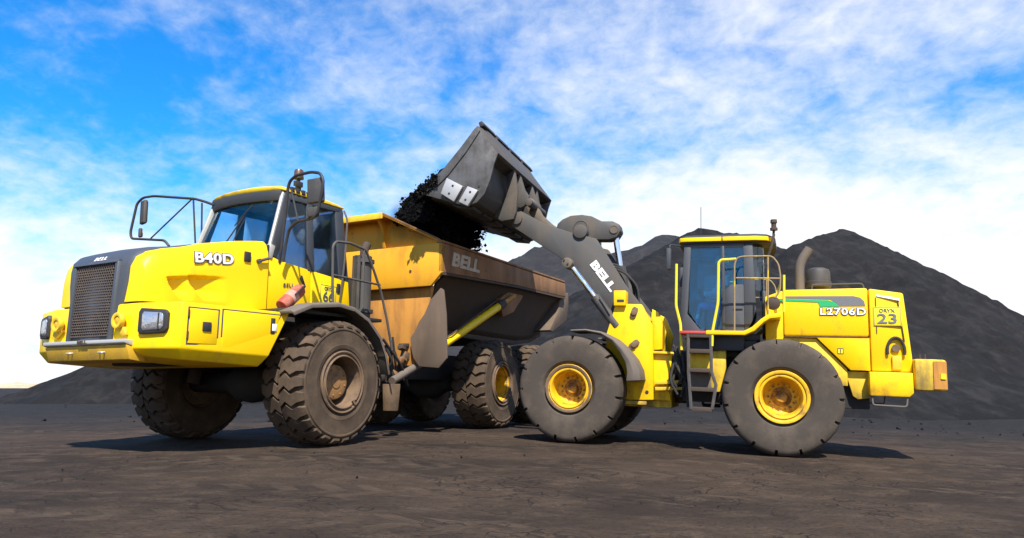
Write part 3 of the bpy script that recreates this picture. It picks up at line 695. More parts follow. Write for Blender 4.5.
# --- cab
def cy(z): return .92 - max(0, z - 2.75) * .092
def side_plate(pol, s_, t=.04, o_=0.):
    return MB().loft([[(x, s_ * (cy(z) + o_), z) for x, z in pol], [(x, s_ * (cy(z) + o_ - t), z) for x, z in pol]])
m = MB(); m.bx(.66, -1.10, -.86, .86, 1.98, 2.06); m.bx(-1.02, -1.12, -.85, .85, 2.0, 2.75); m.bx(.72, .66, -.84, .84, 2.0, 2.98)
cab = m.build('cab', 'cab_grey', truck, .01)
A0, A1 = Vector((.70, .88, 3.02)), Vector((.40, .80, 3.90))
for s_ in (1, -1):
    d_oor = side_plate([(.785, 1.99), (.735, 2.86), (.50, 2.80), (-.17, 2.735), (-.20, 1.99)], s_).build('door', 'yellow', cab, .012)
    side_plate([(-.215, 1.99), (-.19, 2.735), (-1.09, 2.665), (-1.18, 1.99)], s_).build('rear_panel', 'yellow', cab, .012)
    side_plate([(-.80, 2.60), (-.88, 2.60), (-.88, 2.44), (-.80, 2.44)], s_, .03, .02).build('door_latch', 'plastic_black', cab, .008)
    m = MB(); m.bar((.71, s_ * .885, 2.80), (.655, s_ * .885, 3.02), .09, .10); m.bar((.67, s_ * .875, 2.98), (.385, s_ * .795, 3.93), .05, .08); m.build('front_pillar', 'silver', cab, .012)
    side_plate([(.56, 2.83), (.47, 3.02), (.25, 3.84), (.31, 3.90), (.40, 3.90), (.66, 3.02), (.68, 2.86)], s_, .04, .006).build('door_frame', 'cab_grey', cab, .01)
    side_plate([(-.10, 2.72), (-.26, 2.72), (-.25, 3.9), (-.12, 3.9)], s_, .06, .008).build('middle_pillar', 'cab_grey', cab, .012)
    side_plate([(-.86, 2.68), (-1.09, 2.66), (-1.0, 3.95), (-.80, 3.93)], s_, .06, .006).build('rear_pillar', 'cab_grey', cab, .012)
    side_plate([(.36, 3.84), (-.88, 3.88), (-.99, 3.96), (.36, 3.95)], s_, .06, .010).build('top_rail', 'cab_grey', cab, .01)
    side_plate([(.58, 2.815), (.30, 3.86), (-.13, 3.86), (-.13, 2.73)], s_, .012, -.02).build('side_window', 'glass_side', cab)
    side_plate([(-.24, 2.72), (-.24, 3.88), (-.84, 3.90), (-.90, 2.67)], s_, .012, -.02).build('side_window', 'glass_side', cab)
    m = MB(); m.tube([(-.86, s_ * .95, 2.30), (-.89, s_ * 1.0, 3.0), (-.95, s_ * .97, 3.75), (-.98, s_ * .86, 3.92)], .018, 6, .1); m.build('grab_bar', 'rail_grey', cab)
wsq = [(.692, -.86, 3.03), (.692, .86, 3.03), (.408, .785, 3.88), (.408, -.785, 3.88)]
def bowed(rows=6, cols=9, off=0.):
    vs = []
    for j in range(rows):
        t = j / (rows - 1); hw = .86 - .075 * t; x = .66 - .30 * t; z = 3.0 + .90 * t
        for i in range(cols):
            s_ = -1 + 2 * i / (cols - 1); vs.append((x + .14 * (1 - s_ * s_) + off, s_ * hw, z))
    return vs, [(j * cols + i, j * cols + i + 1, (j + 1) * cols + i + 1, (j + 1) * cols + i) for j in range(rows - 1) for i in range(cols - 1)]
m = MB(); vs, fs = bowed(); m.add(vs, fs); ws = m.build('windscreen', 'glass_truck', cab, ang=180)
m = MB(); m.tube([(.80, -.05, 3.03), (.66, .25, 3.55)], .012, 6); m.tube([(.80, .12, 3.02), (.66, .27, 3.50)], .008, 6); m.tube([(.71, .10, 3.40), (.64, .40, 3.72)], .010, 6); m.build('wiper', 'plastic_black', ws)
MB().lathe([(.045, .0), (.045, .006)], 16, axis='x', c=(.448, .60, 3.80)).build('disc_sticker', 'label_pale', ws)
def visor():
    rings = []
    for i in range(9):
        s_ = -1 + i / 4; b = .14 * (1 - s_ * s_)
        rings.append([(.36 + b, s_ * .80, 3.80), (.43 + b, s_ * .80, 3.80), (.46 + b, s_ * .81, 3.955), (.36 + b, s_ * .81, 3.96)])
    return MB().loft(rings).build('sun_visor', 'cab_grey', cab, .01, 60)
visor()
def roof(pts_x, name, mat, parent, hw, z0, z1, crown, bow=.14):
    rings = []
    for i in range(13):
        s_ = -1 + i / 6; e = 1 - s_ ** 6 * .12; zt = z1 + crown * (1 - s_ * s_) - (.06 if abs(s_) > .95 else 0); b = bow * (1 - s_ * s_)
        rings.append([(pts_x[0], s_ * hw, z0), (pts_x[1] + b, s_ * hw, z0), (pts_x[1] + b + .02, s_ * hw, z0 + (zt - z0) * .5), (pts_x[1] + b - .12, s_ * hw, zt), ((pts_x[0] + pts_x[1]) / 2, s_ * hw, zt + .03), (pts_x[0] + .1, s_ * hw, zt), (pts_x[0], s_ * hw, z0 + (zt - z0) * .6)])
    return MB().loft(rings).build(name, mat, parent, .02, 50)
roof((-1.02, .42), 'roof', 'yellow_old', cab, .825, 3.965, 4.06, .03)
m = MB(); [m.bx(.26 - k * .12, .19 - k * .12, .80, .85, 3.985, 4.06) for k in range(5)]; m.build('roof_vents', 'plastic_black', cab, .006)
m = MB(); m.lathe([(.05, 4.10), (.05, 4.20), (.03, 4.21), (.03, 4.30), (.085, 4.31), (.085, 4.34)], 16, axis='z', c=(-.10, .62, 0)); bc = m.build('beacon', 'plastic_black', cab)
MB().lathe([(.08, 4.341), (.078, 4.44), (.065, 4.47), (.04, 4.475)], 16, axis='z', c=(-.10, .62, 0)).build('beacon_lens', 'amber', bc)
m = MB(); m.box((-.02, .70, 4.19), (.16, .07, .09)); m.tube([(-.02, .70, 4.08), (-.02, .70, 4.2)], .02, 6); m.build('work_lamp', 'plastic_black', cab, .01)
# cab interior
m = MB(); m.bx(-.25, -.80, .02, .52, 2.06, 2.55); m.box((-.78, .27, 2.95), (.16, .50, .85), Euler((0, R_(-8), 0))); m.box((-.86, .27, 3.48), (.12, .3, .22)); m.build('seat', 'seat', cab, .05)
m = MB(); m.bx(.62, .20, -.80, .80, 2.06, 2.92); m.bx(.3, -.9, -.70, -.35, 2.06, 2.6); m.build('dashboard', 'seat', cab, .05)
m = MB(); pts = [(.12 - .08 * math.sin(a), .27 + .2 * math.cos(a), 3.02 + .17 * math.sin(a)) for a in np.linspace(0, 6.283, 25)]; m.tube(pts, .016, 6); m.tube([(.35, .27, 2.8), (.12, .27, 3.02)], .025, 6); m.build('steering_wheel', 'plastic_black', cab)
m = MB(); m.bx(-1.00, -1.05, -.80, .80, 2.75, 3.05); m.bx(-.98, -1.03, -.80, -.66, 3.05, 3.9); m.bx(-.98, -1.03, .66, .80, 3.05, 3.9); m.build('back_frame', 'cab_grey', cab)
MB().plate([(-1.015, -.66, 3.05), (-1.015, .66, 3.05), (-1.0, .66, 3.92), (-1.0, -.66, 3.92)], .01).build('rear_window', 'glass_truck', cab)
# mirrors on tube brackets
def mp_(px, py, s_): return atpl('T', px, py, (.52, s_ * 1.0, 3), (1, -s_ * .20, 0))
def mirror(s_, loops, head, small):
    mats = MB()
    for pts, r, rd in loops: mats.tube([mp_(x, y, s_) for x, y in pts], r, 8, rd)
    o = mats.build('mirror_bracket', 'plastic_black', truck)
    for (xa, ya, xb, yb), t in ((head, .10), (small, .08)):
        c = mp_((xa + xb) / 2, (ya + yb) / 2, s_); w_ = (mp_(xb, (ya + yb) / 2, s_) - mp_(xa, (ya + yb) / 2, s_)).length; h_ = (mp_((xa + xb) / 2, ya, s_) - mp_((xa + xb) / 2, yb, s_)).length
        rot = Matrix.Rotation(math.atan2(s_ * .2, 1), 3, 'Z') @ Matrix.Rotation(R_(4), 3, 'X')
        w_ *= .66; t *= .7
        hd = MB().box(c, (t, w_, h_), rot).build('mirror', 'dark_steel', truck, .025, seg=3)
        MB().box(c - rot @ Vector((t * .52, 0, 0)), (.01, w_ * .8, h_ * .85), rot).build('mirror_glass', 'mirror_glass', hd)
mirror(1, [([(279, 263), (281, 252), (288, 188), (290, 181), (296, 175.5), (311, 172), (320, 173), (323.5, 180), (322, 192), (317, 215), (312, 218.5), (297, 221.5), (289, 229), (285.7, 244), (283, 262)], .024, .06),
           ([(291.5, 190), (298, 221)], .014, 0)], (308, 178.5, 324, 203), (307.5, 207, 319, 217))
mirror(-1, [([(214, 205), (206, 202), (195, 198.8), (154, 196), (143, 197.6), (137, 203.5), (130.5, 232), (131.2, 238.6), (164.5, 240.3), (169, 246)], .022, .06),
            ([(191.6, 199.4), (150.7, 238.5)], .013, 0), ([(193.4, 200), (195.3, 243)], .015, 0), ([(202, 203), (201.4, 243)], .015, 0)], (138, 200.5, 149.5, 224), (138, 228, 142.5, 237.5))
# exhaust stack behind the cab
m = MB()
for k in range(7):
    a = R_(90 - k * 24); m.box((-1.25 + .17 * math.cos(a - .9), 1.12 + .17 * math.sin(a - .9), 2.62), (.05, .05, 1.0), Euler((0, 0, a - .9)))
m.lathe([(.14, 2.05), (.14, 3.12), (.10, 3.14)], 20, axis='z', c=(-1.25, 1.12, 0)); m.lathe([(.185, 2.12), (.185, 2.18)], 20, axis='z', c=(-1.25, 1.12, 0)); m.lathe([(.185, 3.0), (.185, 3.06)], 20, axis='z', c=(-1.25, 1.12, 0))
m.build('exhaust_stack', 'dark_steel', truck)
MB().tube([(-1.25, 1.12, 3.1), (-1.25, 1.12, 3.25), (-1.32, 1.13, 3.36)], .075, 14, .08).build('exhaust_pipe', 'rust_dark', truck)
MB().bx(-1.0, -1.5, -1.4, .9, 1.95, 2.75).build('cooler_box', 'chassis', truck, .03)
# signs on the cab side
def cab_sign(s_):
    p = MB().loft([[(x, s_ * .921, z) for x, z in ((-.40, 2.17), (-.40, 2.545), (-.79, 2.545), (-.79, 2.17))], [(x, s_ * .929, z) for x, z in ((-.40, 2.17), (-.40, 2.545), (-.79, 2.545), (-.79, 2.17))]]).build('number_plate', 'plate_yellow', truck, .003)
    m = MB()
    for (xa, za), (xb, zb) in (((-.41, 2.18), (-.41, 2.535)), ((-.78, 2.18), (-.78, 2.535)), ((-.41, 2.18), (-.78, 2.18)), ((-.41, 2.535), (-.78, 2.535))): m.bar((xa, s_ * .929, za), (xb, s_ * .929, zb), .008, .006, (0, 1, 0))
    m.build('plate_border', 'outline_mark', p)
    text('plate_number', '66', (-.595, s_ * .929, 2.335), (-s_, 0, 0), (0, 0, 1), .24, 'outline_mark', p, .25, bold=.005)
    text('plate_lettering', 'ORYX', (-.595, s_ * .929, 2.478), (-s_, 0, 0), (0, 0, 1), .09, 'outline_mark', p, .2, bold=.0)
cab_sign(1)
text('door_lettering', 'BELL', (.30, .921, 2.43), (-1, 0, .1), (0, 0, 1), .085, 'outline_mark', truck, .22, bold=.0, shear=.1, space=1.15)
# --- articulation hitch between the two halves
m = MB(); m.lathe([(.30, -.55), (.34, -.45), (.34, .45), (.30, .55)], 24, axis='z', c=(-1.4, 0, 1.1)); m.bx(-.9, -2.1, -.35, .35, .8, 1.4); m.build('hitch', 'rust_dark', truck, .02)
for s_ in (1, -1):
    MB().tube([(-.65, s_ * .80, .95), (-1.3, s_ * .72, 1.02)], .10, 14).build('steering_cylinder', 'dark_steel', truck)
    MB().tube([(-1.25, s_ * .72, 1.02), (-1.9, s_ * .62, 1.08)], .045, 12).build('steering_rod', 'chrome', truck)
P = lambda px, py, y: at('T', px, py, 'y', y)
MB().tube([P(392, 381, 1.25), P(421, 363.5, 1.15)], .072, 14).build('air_tank', 'flap_grey', truck, .0)
m = MB(); m.prism(xz([P(386, 384, 1.3), P(398, 384, 1.3), P(397, 396, 1.3), P(395.5, 411, 1.3), P(386.5, 411, 1.3)]), 1.22, 1.36); m.build('bracket_arm', 'rim_rust', truck, .012)
m = MB()
rh = random.Random(5)
for k in range(9):
    y = 1.0 + rh.uniform(-.1, .25); a, b = P(384 + rh.uniform(-4, 10), 335 + rh.uniform(0, 18), y), P(392 + rh.uniform(-6, 16), 376 + rh.uniform(-8, 12), y - .1)
    mid = (a + b) / 2 + Vector((rh.uniform(-.15, .15), rh.uniform(-.05, .1), rh.uniform(-.12, .02))); m.tube([a, mid, b], .018 + .012 * rh.random(), 7, .3)
m.build('hoses', 'rubber_black', truck)
for k in range(9):
    m = MB(); c = P(384 + rh.uniform(-5, 24), 352 + rh.uniform(-8, 26), 1.0); m.box(c, (rh.uniform(.08, .2), .12, rh.uniform(.06, .2)), Euler((rh.uniform(-.3, .3), rh.uniform(-.5, .5), 0)))
    m.build('valve_block', ('rust_dark', 'rim_rust', 'bin_rust')[k % 3], truck, .012)
# --- rear half: chassis, tipper body (frame B)
def BM(): return MB(MBIN)
m = BM(); m.bx(-1.2, -6.9, -.55, -.30, 1.0, 1.55); m.bx(-1.2, -6.9, .30, .55, 1.0, 1.55); [m.bx(x, x - .25, -.5, .5, 1.0, 1.5) for x in (-.6, -2.6, -4.6, -6.6)]; m.bx(-.3, -1.6, -.4, .4, .75, 1.45); m.build('rear_chassis', 'chassis', truck, .02)
for x in (-3.69, -5.72): BM().lathe([(.16, -1.4), (.17, -.5), (.30, -.25), (.32, 0), (.30, .25), (.17, .5), (.16, 1.4)], 24, c=(x, 0, .925)).build('axle', 'chassis', truck)
for s_ in (1, -1): BM().prism([(-3.2, 1.05), (-3.9, .75), (-5.5, .75), (-6.2, 1.05), (-5.6, 1.25), (-4.7, 1.4), (-3.8, 1.25)], s_ * .75, s_ * .95).build('walking_beam', 'chassis', truck, .02)
ZT = 3.55
# outline of the body in section: floor edge, flare, rail
ST = [(-1.42, 2.05, 3.0), (-2.9, 2.0, 3.07), (-4.5, 1.98, 3.14), (-5.7, 1.98, 3.17), (-6.6, 2.08, 3.19), (-7.25, 2.28, 3.20)]
def bsec(x, zf, zr, s_):
    mid = zf + (zr - zf) * .80
    return [Vector((x, s_ * y, z)) for y, z in ((1.18, zf), (1.30, zf + .10), (1.62, mid), (1.84, zr))]
tip = BM().loft([[(x, -1.2, zf - .10), (x, 1.2, zf - .10), (x, 1.2, zf), (x, -1.2, zf)] for x, zf, zr in ST]).build('tipper_body', 'rust_dark', truck, .01)
for s_ in (1, -1):
    rings = [bsec(x, zf, zr, s_) + [p - Vector((0, s_ * .05, -.03)) for p in reversed(bsec(x, zf, zr, s_))] for x, zf, zr in ST]
    BM().loft(rings).build('side_plate', 'rust_dark', tip, .006)
    rp = [(-1.13, 2.99), (-1.13, ZT), (-4.5, ZT + .01), (-7.25, ZT + .03), (-7.33, ZT - .02), (-7.36, 3.21), (-4.5, 3.15), (-2.9, 3.075)]
    BM().prism(rp, s_ * 1.83, s_ * 1.90).build('side_rail', 'bin_rust', tip, .010)
    BM().prism([(-1.13, ZT + .002), (-1.13, ZT + .05), (-7.28, ZT + .08), (-7.28, ZT + .035)], s_ * 1.78, s_ * 1.915).build('rail_cap', 'bin_rust', tip, .008)
    BM().loft([[(x, s_ * 1.90, z - .002), (x, s_ * 1.90, z - .05), (x, s_ * 1.6, z - .05), (x, s_ * 1.6, z)] for x, z in ((-1.16, 2.99), (-2.9, 3.07), (-4.5, 3.145), (-7.3, 3.20))]).build('rail_flange', 'rust_dark', tip)
    # tail plate closing the chute
    tpl = xz([at('B', *p, 'y', 1.78) for p in ((560, 295), (567.5, 293), (568, 303), (566, 320.5), (552, 331.5), (549, 330), (557.5, 312))])
    BM().prism(tpl, s_ * 1.30, s_ * 1.80).build('tail_plate', 'flap_brown', tip, .012)
    # hoist bracket and cylinder
    bp = xz([at('B', *p, 'y', 1.70) for p in ((500, 299), (509, 291), (521, 287), (523, 297), (514, 312), (503, 317))]); BM().prism(bp, s_ * 1.58, s_ * 1.70).build('hoist_bracket', 'bin_rust', tip, .015)
    c0, c1, c2, c3 = (at('B', *p, 'y', 1.78) for p in ((441, 349), (452, 341), (498, 307), (514, 296)))
    flip = lambda p: (p.x, s_ * p.y, p.z)
    hc = BM().tube([flip(c0 + Vector((0, -.1, 0))), flip(c2)], .085, 16).build('hoist_cylinder', 'yellow', truck)
    BM().tube([flip(c2), flip(c2 + (c3 - c2) * .3)], .10, 16).build('cylinder_gland', 'rust_dark', hc)
    BM().tube([flip(c2), flip(c3)], .055, 14).build('cylinder_rod', 'bin_front_rust', hc)
    BM().tube([flip(c0 + Vector((0, -.1, .12))), flip(c1 + Vector((0, 0, .13))), flip(c2 + Vector((.1, 0, .12)))], .018, 6).build('hydraulic_pipe', 'rust_dark', hc)
    # mud flap plate in front of the rear wheels
    fp = [at('B', *p, 'x', -1.20) for p in ((441, 288), (431, 300), (425, 314), (419.5, 322), (415, 332), (411, 338), (412, 350), (414, 358), (419.6, 366.5), (439, 368), (447.5, 358), (446.5, 314), (444, 290))]
    BM().prism([(s_ * p.y, p.z) for p in fp], -1.18, -1.22, axis='x').build('mud_flap', 'flap_brown', truck, .006)
# front wall: upper overhanging band, spill guard and sloping lower wall
fb = [(-1.9, ZT), (1.9, ZT), (1.9, 2.98), (1.66, 2.74), (-1.66, 2.74), (-1.9, 2.98)]
BM().prism(fb, -1.13, -1.21, axis='x').build('front_band', 'bin_yellow', tip, .012)
BM().loft([[(-1.14, -1.66, 2.745), (-1.14, 1.66, 2.745), (-1.30, 1.56, 2.73), (-1.30, -1.56, 2.73)], [(-1.14, -1.66, 2.775), (-1.14, 1.66, 2.775), (-1.30, 1.56, 2.765), (-1.30, -1.56, 2.765)]]).build('band_underside', 'rust_dark', tip)
BM().loft([[(-1.255, -1.62, 2.76), (-1.255, 1.62, 2.76), (-1.33, 1.62, 2.76), (-1.33, -1.62, 2.76)], [(-1.31, -1.30, 1.25), (-1.31, 1.30, 1.25), (-1.39, 1.30, 1.25), (-1.39, -1.30, 1.25)]]).build('front_wall', 'bin_front_rust', tip, .01)
BM().loft([[(-1.20, -1.86, ZT), (-1.20, 1.86, ZT), (-1.26, 1.86, ZT), (-1.26, -1.86, ZT)], [(-1.16, -.74, 4.14), (-1.16, .74, 4.14), (-1.22, .74, 4.14), (-1.22, -.74, 4.14)]]).build('spill_guard', 'bin_yellow', tip, .008)
# canopy lip that follows the top and the sloping edges of the guard
lip = [(-1.84, ZT + .0), (-.73, 4.11), (.73, 4.11), (1.84, ZT + .0)]; dep = [.06, .38, .38, .06]
BM().loft([[(-1.26, y, z), (-1.20 + d, y, z + .02), (-1.20 + d, y, z + .075), (-1.26, y, z + .055)] for (y, z), d in zip(lip, dep)]).build('guard_canopy', 'bin_yellow', tip, .008)
for a_, b_, mt_ in ((0, 1, 'bin_rust'), (1, 2, 'yellow_old'), (2, 3, 'bin_rust')):
    q_ = list(zip(lip, dep)); q_ = [q_[a_], q_[b_]]
    BM().loft([[(-1.20 + d - .012, y, z - .035 if mt_ != 'bin_rust' else z + .045), (-1.20 + d + .012, y, z - .035 if mt_ != 'bin_rust' else z + .045), (-1.20 + d + .012, y, z + .085), (-1.20 + d - .012, y, z + .085)] for (y, z), d in q_]).build('canopy_edge', mt_, tip, .004)
for y in (-.55, .55):
    gp = [(-1.19, 4.12), (-.86, 4.12), (-1.02, 3.98), (-1.10, 3.80), (-1.13, 3.56), (-1.19, 3.56)]; BM().prism(gp, y - .03, y + .03).build('guard_gusset', 'bin_yellow', tip, .008)
for y in (-1.2, 0, 1.2): BM().lathe([(.025, -1.13), (.025, -1.115)], 10, axis='x', c=(0, y, 3.05)).build('bolt', 'rust_dark', tip)
text('body_lettering', 'BELL', (-2.02, 1.901, 3.285), (-1, 0, .01), (0, 0, 1), .36, 'faded_mark', tip, 1.12, shear=.18, bold=.045, M=MBIN)
text('body_lettering', 'BELL', (-2.02, -1.901, 3.285), (1, 0, -.01), (0, 0, 1), .36, 'faded_mark', tip, 1.12, shear=.18, bold=.045, M=MBIN)
# --- fire extinguisher strapped on the walkway beside the door
def extinguisher():
    a, b = at('T', 281.5, 306.5, 'y', 1.30), at('T', 304.5, 285.5, 'y', 1.30); L = (b - a).length
    Z = (b - a).normalized(); X = Vector((0, 1, 0)).cross(Z).normalized(); Y = Z.cross(X)
    base = MT @ (Matrix.Translation(a) @ Matrix((X, Y, Z)).transposed().to_4x4())
    e = link('fire_extinguisher', None, M=base, label='faded red fire extinguisher leaning on the mudguard below the truck door', cat='extinguisher')
    MB().lathe([(.06, 0), (.095, .0), (.105, .02), (.105, L * .72), (.095, L * .80), (.06, L * .87), (.035, L * .90), (.035, L * .95)], 24, axis='z').build('cylinder', 'red_paint', e, ang=30)
    MB().lathe([(.1065, L * .30), (.1075, L * .30), (.1075, L * .52), (.1065, L * .52)], 24, axis='z', close=True).build('label_band', 'label_pale', e)
    m = MB(); m.bx(-.015, .015, -.02, .02, L * .93, L * 1.0); m.bar((0, 0, L * 1.0), (.16, 0, L * 1.06), .03, .015); m.bar((0, 0, L * .97), (.15, 0, L * .99), .03, .012); m.build('handle', 'plastic_black', e, .003)
    MB().tube([(0, .04, L * .94), (.06, .12, L * .8), (.05, .12, L * .4)], .014, 6, .1).build('hose', 'rubber_black', e)
extinguisher()

# ================================================================ WHEEL LOADER
loader = link('wheel_loader', None, M=ML, label='yellow wheel loader with raised bucket of coal, standing on the right', cat='wheel loader')
for i, (x, s_) in enumerate(((3.37, 1), (3.37, -1), (0, 1), (0, -1))):
    place_wheel(loader, wm(x, s_ * 1.085, .895, s_, (5, 40, 13, 22)[i]), LT, LRIM, [('hub', LHUB), ('rim_flange', LFL if i < 2 else LFY)])
Lq = lambda px, py, y: at('L', px, py, 'y', y)
def lprism(pts, y, y0, y1): return MB().prism(xz([Lq(px, py, y) for px, py in pts]), y0, y1)
# --- engine hood and rear
hd = MB().prism([(-.06, 1.87), (-.06, 2.61), (-1.30, 2.635), (-1.30, 1.87)], -.95, .95).build('engine_hood', 'yellow_loader', loader, .035)
MB().prism([(.22, 1.45), (.22, 2.50), (-.055, 2.60), (-.055, 1.45)], -.93, .93).build('hood_front', 'yellow_loader', loader, .02)
rg = MB().loft([[(-1.315, y, 1.34), (-1.315, y, 2.625), (-1.80, y * .97, 2.555), (-1.885, y * .97, 1.56), (-1.885, y * .97, 1.34)] for y in (-.955, .955)]).build('rear_housing', 'yellow_loader', loader, .03)
for s_ in (1, -1):
    MB().prism([(-.06, 1.855), (-1.30, 1.855), (-1.30, 1.345), (-1.02, 1.345), (-.55, 1.84), (-.06, 1.845)], s_ * .86, s_ * .948).build('side_panel', 'yellow_loader', loader, .01)
    MB().prism([(-.06, 1.84), (-.54, 1.83), (-.98, 1.36), (-.98, 1.1), (-.06, 1.1)], s_ * .80, s_ * .90).build('inner_panel', 'yellow_old', loader, .01)
    MB().prism([(-.95, 1.33), (-1.30, 1.33), (-1.30, .93), (-1.12, .90), (-1.05, .95)], s_ * .72, s_ * .86).build('frame_side', 'yellow_old', loader, .01)
    MB().prism([(-1.265, 1.33), (-1.86, 1.33), (-1.86, 1.02), (-1.80, .965), (-1.265, .965)], s_ * .60, s_ * 1.07).build('tow_block', 'yellow_loader', loader, .02)
    # louvre lines and handles on the rear housing
    MB().bx(-1.40, -1.412, s_ * .945, s_ * .960, 1.92, 2.48).build('housing_seam', 'rust_dark', rg)
    MB().prism([(-1.71, 2.44), (-1.722, 2.44), (-1.79, 1.80), (-1.778, 1.80)], s_ * .93, s_ * .955).build('housing_seam', 'rust_dark', rg)
    MB().prism([(-1.42, 2.50), (-1.42, 2.53), (-1.74, 2.47), (-1.74, 2.43)], s_ * .935, s_ * .962).build('white_strip', 'white_mark', rg)
    m = MB(); pts = [(-1.66 - .12 * math.cos(a), s_ * .97, 1.66 + .2 * math.sin(a)) for a in np.linspace(-.3, math.pi + .3, 14)]; m.tube(pts, .022, 8); m.build('light_guard', 'chassis', rg)
    MB().lathe([(.055, 0), (.06, s_ * .05)], 14, c=(-1.66, s_ * .93, 1.70)).build('rear_lamp', 'rim_rust', rg)
    MB().bx(-1.60, -1.73, s_ * .93, s_ * .985, 1.37, 1.58).build('lamp_mount', 'yellow_old', rg, .01)
    m = MB(); m.tube([(-1.30, s_ * 1.02, .97), (-1.30, s_ * 1.04, .83), (-1.76, s_ * 1.04, .82), (-1.78, s_ * 1.03, .98)], .013, 8, .04); m.build('step_bar', 'flap_grey', loader)
    for zc, xx in ((1.84, -.06),): MB().bar((-.06, s_ * .952, 1.862), (-1.30, s_ * .952, 1.862), .012, .012).build('hood_seam', 'rust_dark', hd)
    # stripes
    y0, y1 = s_ * .9505, s_ * .9545
    gm = MB().prism(xz([Lq(*p, .952) for p in ((784, 296.3), (853, 296.0), (860, 297.5), (864, 301), (865.3, 306.2), (838, 306.4), (836, 302.5), (830, 299.6), (784, 298.2))]), y0, y1).build('grey_stripe', 'grey_mark', hd)
    MB().prism(xz([Lq(*p, .952) for p in ((778, 298.6), (828, 300.2), (835, 302.2), (839, 306.6), (820, 306.7), (818, 302.4), (778, 300.8))]), s_ * .9505, s_ * .957).build('green_stripe', 'green_mark', hd)
    c = Lq(842.6, 311.8, .957); text('hood_lettering', 'L2706D', (c.x, s_ * .957, c.z), (-s_, 0, .0), (0, 0, 1), .15, 'white_mark', hd, .66, 'outline_mark', bold=.02, space=1.12)
    pl = MB().prism([(-1.365, 2.035), (-1.365, 2.335), (-1.755, 2.335), (-1.755, 2.035)], s_ * .948, s_ * .962).build('number_plate', 'plate_yellow', loader, .003)
    m = MB()
    for (xa, za), (xb, zb) in (((-1.375, 2.045), (-1.375, 2.325)), ((-1.745, 2.045), (-1.745, 2.325)), ((-1.375, 2.045), (-1.745, 2.045)), ((-1.375, 2.325), (-1.745, 2.325))): m.bar((xa, s_ * .962, za), (xb, s_ * .962, zb), .007, .006, (0, 1, 0))
    m.build('plate_border', 'grey_mark', pl)
    text('plate_number', '23', (-1.56, s_ * .962, 2.145), (-s_, 0, 0), (0, 0, 1), .21, 'grey_mark', pl, .27, bold=.012)
    text('plate_lettering', 'ORYX', (-1.555, s_ * .962, 2.275), (-s_, 0, 0), (0, 0, 1), .075, 'grey_mark', pl, .22, bold=.0)
for s_ in (1, -1):
    sq = MB().bx(-.845, -.925, s_ * .946, s_ * .9505, 1.60, 1.68).build('small_sign', 'plate_yellow', loader)
    m = MB()
    for (xa, za), (xb, zb) in (((-.845, 1.60), (-.845, 1.68)), ((-.925, 1.60), (-.925, 1.68)), ((-.845, 1.60), (-.925, 1.60)), ((-.845, 1.68), (-.925, 1.68))): m.bar((xa, s_ * .952, za), (xb, s_ * .952, zb), .009, .005, (0, 1, 0))
    m.build('sign_border', 'outline_mark', sq); text('sign_number', '1', (-.885, s_ * .9505, 1.64), (-s_, 0, 0), (0, 0, 1), .07, 'outline_mark', sq, bold=.02)
MB().bx(-.2, -1.3, -.75, .75, .75, 1.7).build('rear_frame', 'chassis', loader, .02)
m = MB(); m.bx(-1.26, -1.86, -.61, .61, .97, 1.34); m.build('counterweight_core', 'yellow_old', loader, .02)
cwp = [(-1.885, -1.06), (-1.885, 1.06), (-2.13, 1.06), (-2.34, .92), (-2.36, .6), (-2.36, -.6), (-2.34, -.92), (-2.13, -1.06)]
cw = MB().loft([[(x, y, z) for x, y in cwp] for z in (1.07, 1.54)]).build('counterweight', 'yellow_old', loader, .04)
for s_ in (1, -1):
    MB().loft([[(-2.135, s_ * 1.061, 1.10), (-2.335, s_ * .928, 1.10), (-2.335, s_ * .928, 1.51), (-2.135, s_ * 1.061, 1.51)], [(-2.13, s_ * 1.068, 1.10), (-2.33, s_ * .935, 1.10), (-2.33, s_ * .935, 1.51), (-2.13, s_ * 1.068, 1.51)]]).build('worn_corner', 'bin_front_rust', cw)
    MB().box((-2.27, s_ * .985, 1.29), (.09, .02, .08), Euler((0, 0, s_ * R_(34)))).build('reflector', 'plate_yellow', cw)
    for x in (-1.99, -2.06): MB().tube([(x, s_ * .9, 1.5), (x, s_ * .9, 1.62)], .01, 6).build('lifting_pin', 'rust_dark', cw)
MB().tube([(-.35, .30, 2.55), (-.35, .30, 3.08), (-.40, .30, 3.22), (-.52, .30, 3.40)], .078, 18, .12).build('exhaust_pipe', 'flap_grey', loader)
m = MB(); m.lathe([(.10, 2.58), (.10, 2.72), (.20, 2.73), (.205, 2.82), (.19, 2.83), (.19, 2.98), (.17, 3.03), (.10, 3.06), (.02, 3.065)], 28, axis='z', c=(-.64, .30, 0)); m.build('air_cleaner', 'dark_steel', loader)
m = MB(); m.tube([(-.50, .88, 2.62), (-.50, .88, 2.70), (-1.24, .88, 2.715), (-1.26, .88, 2.63)], .012, 6, .04); m.build('hood_rail', 'rail_grey', loader)
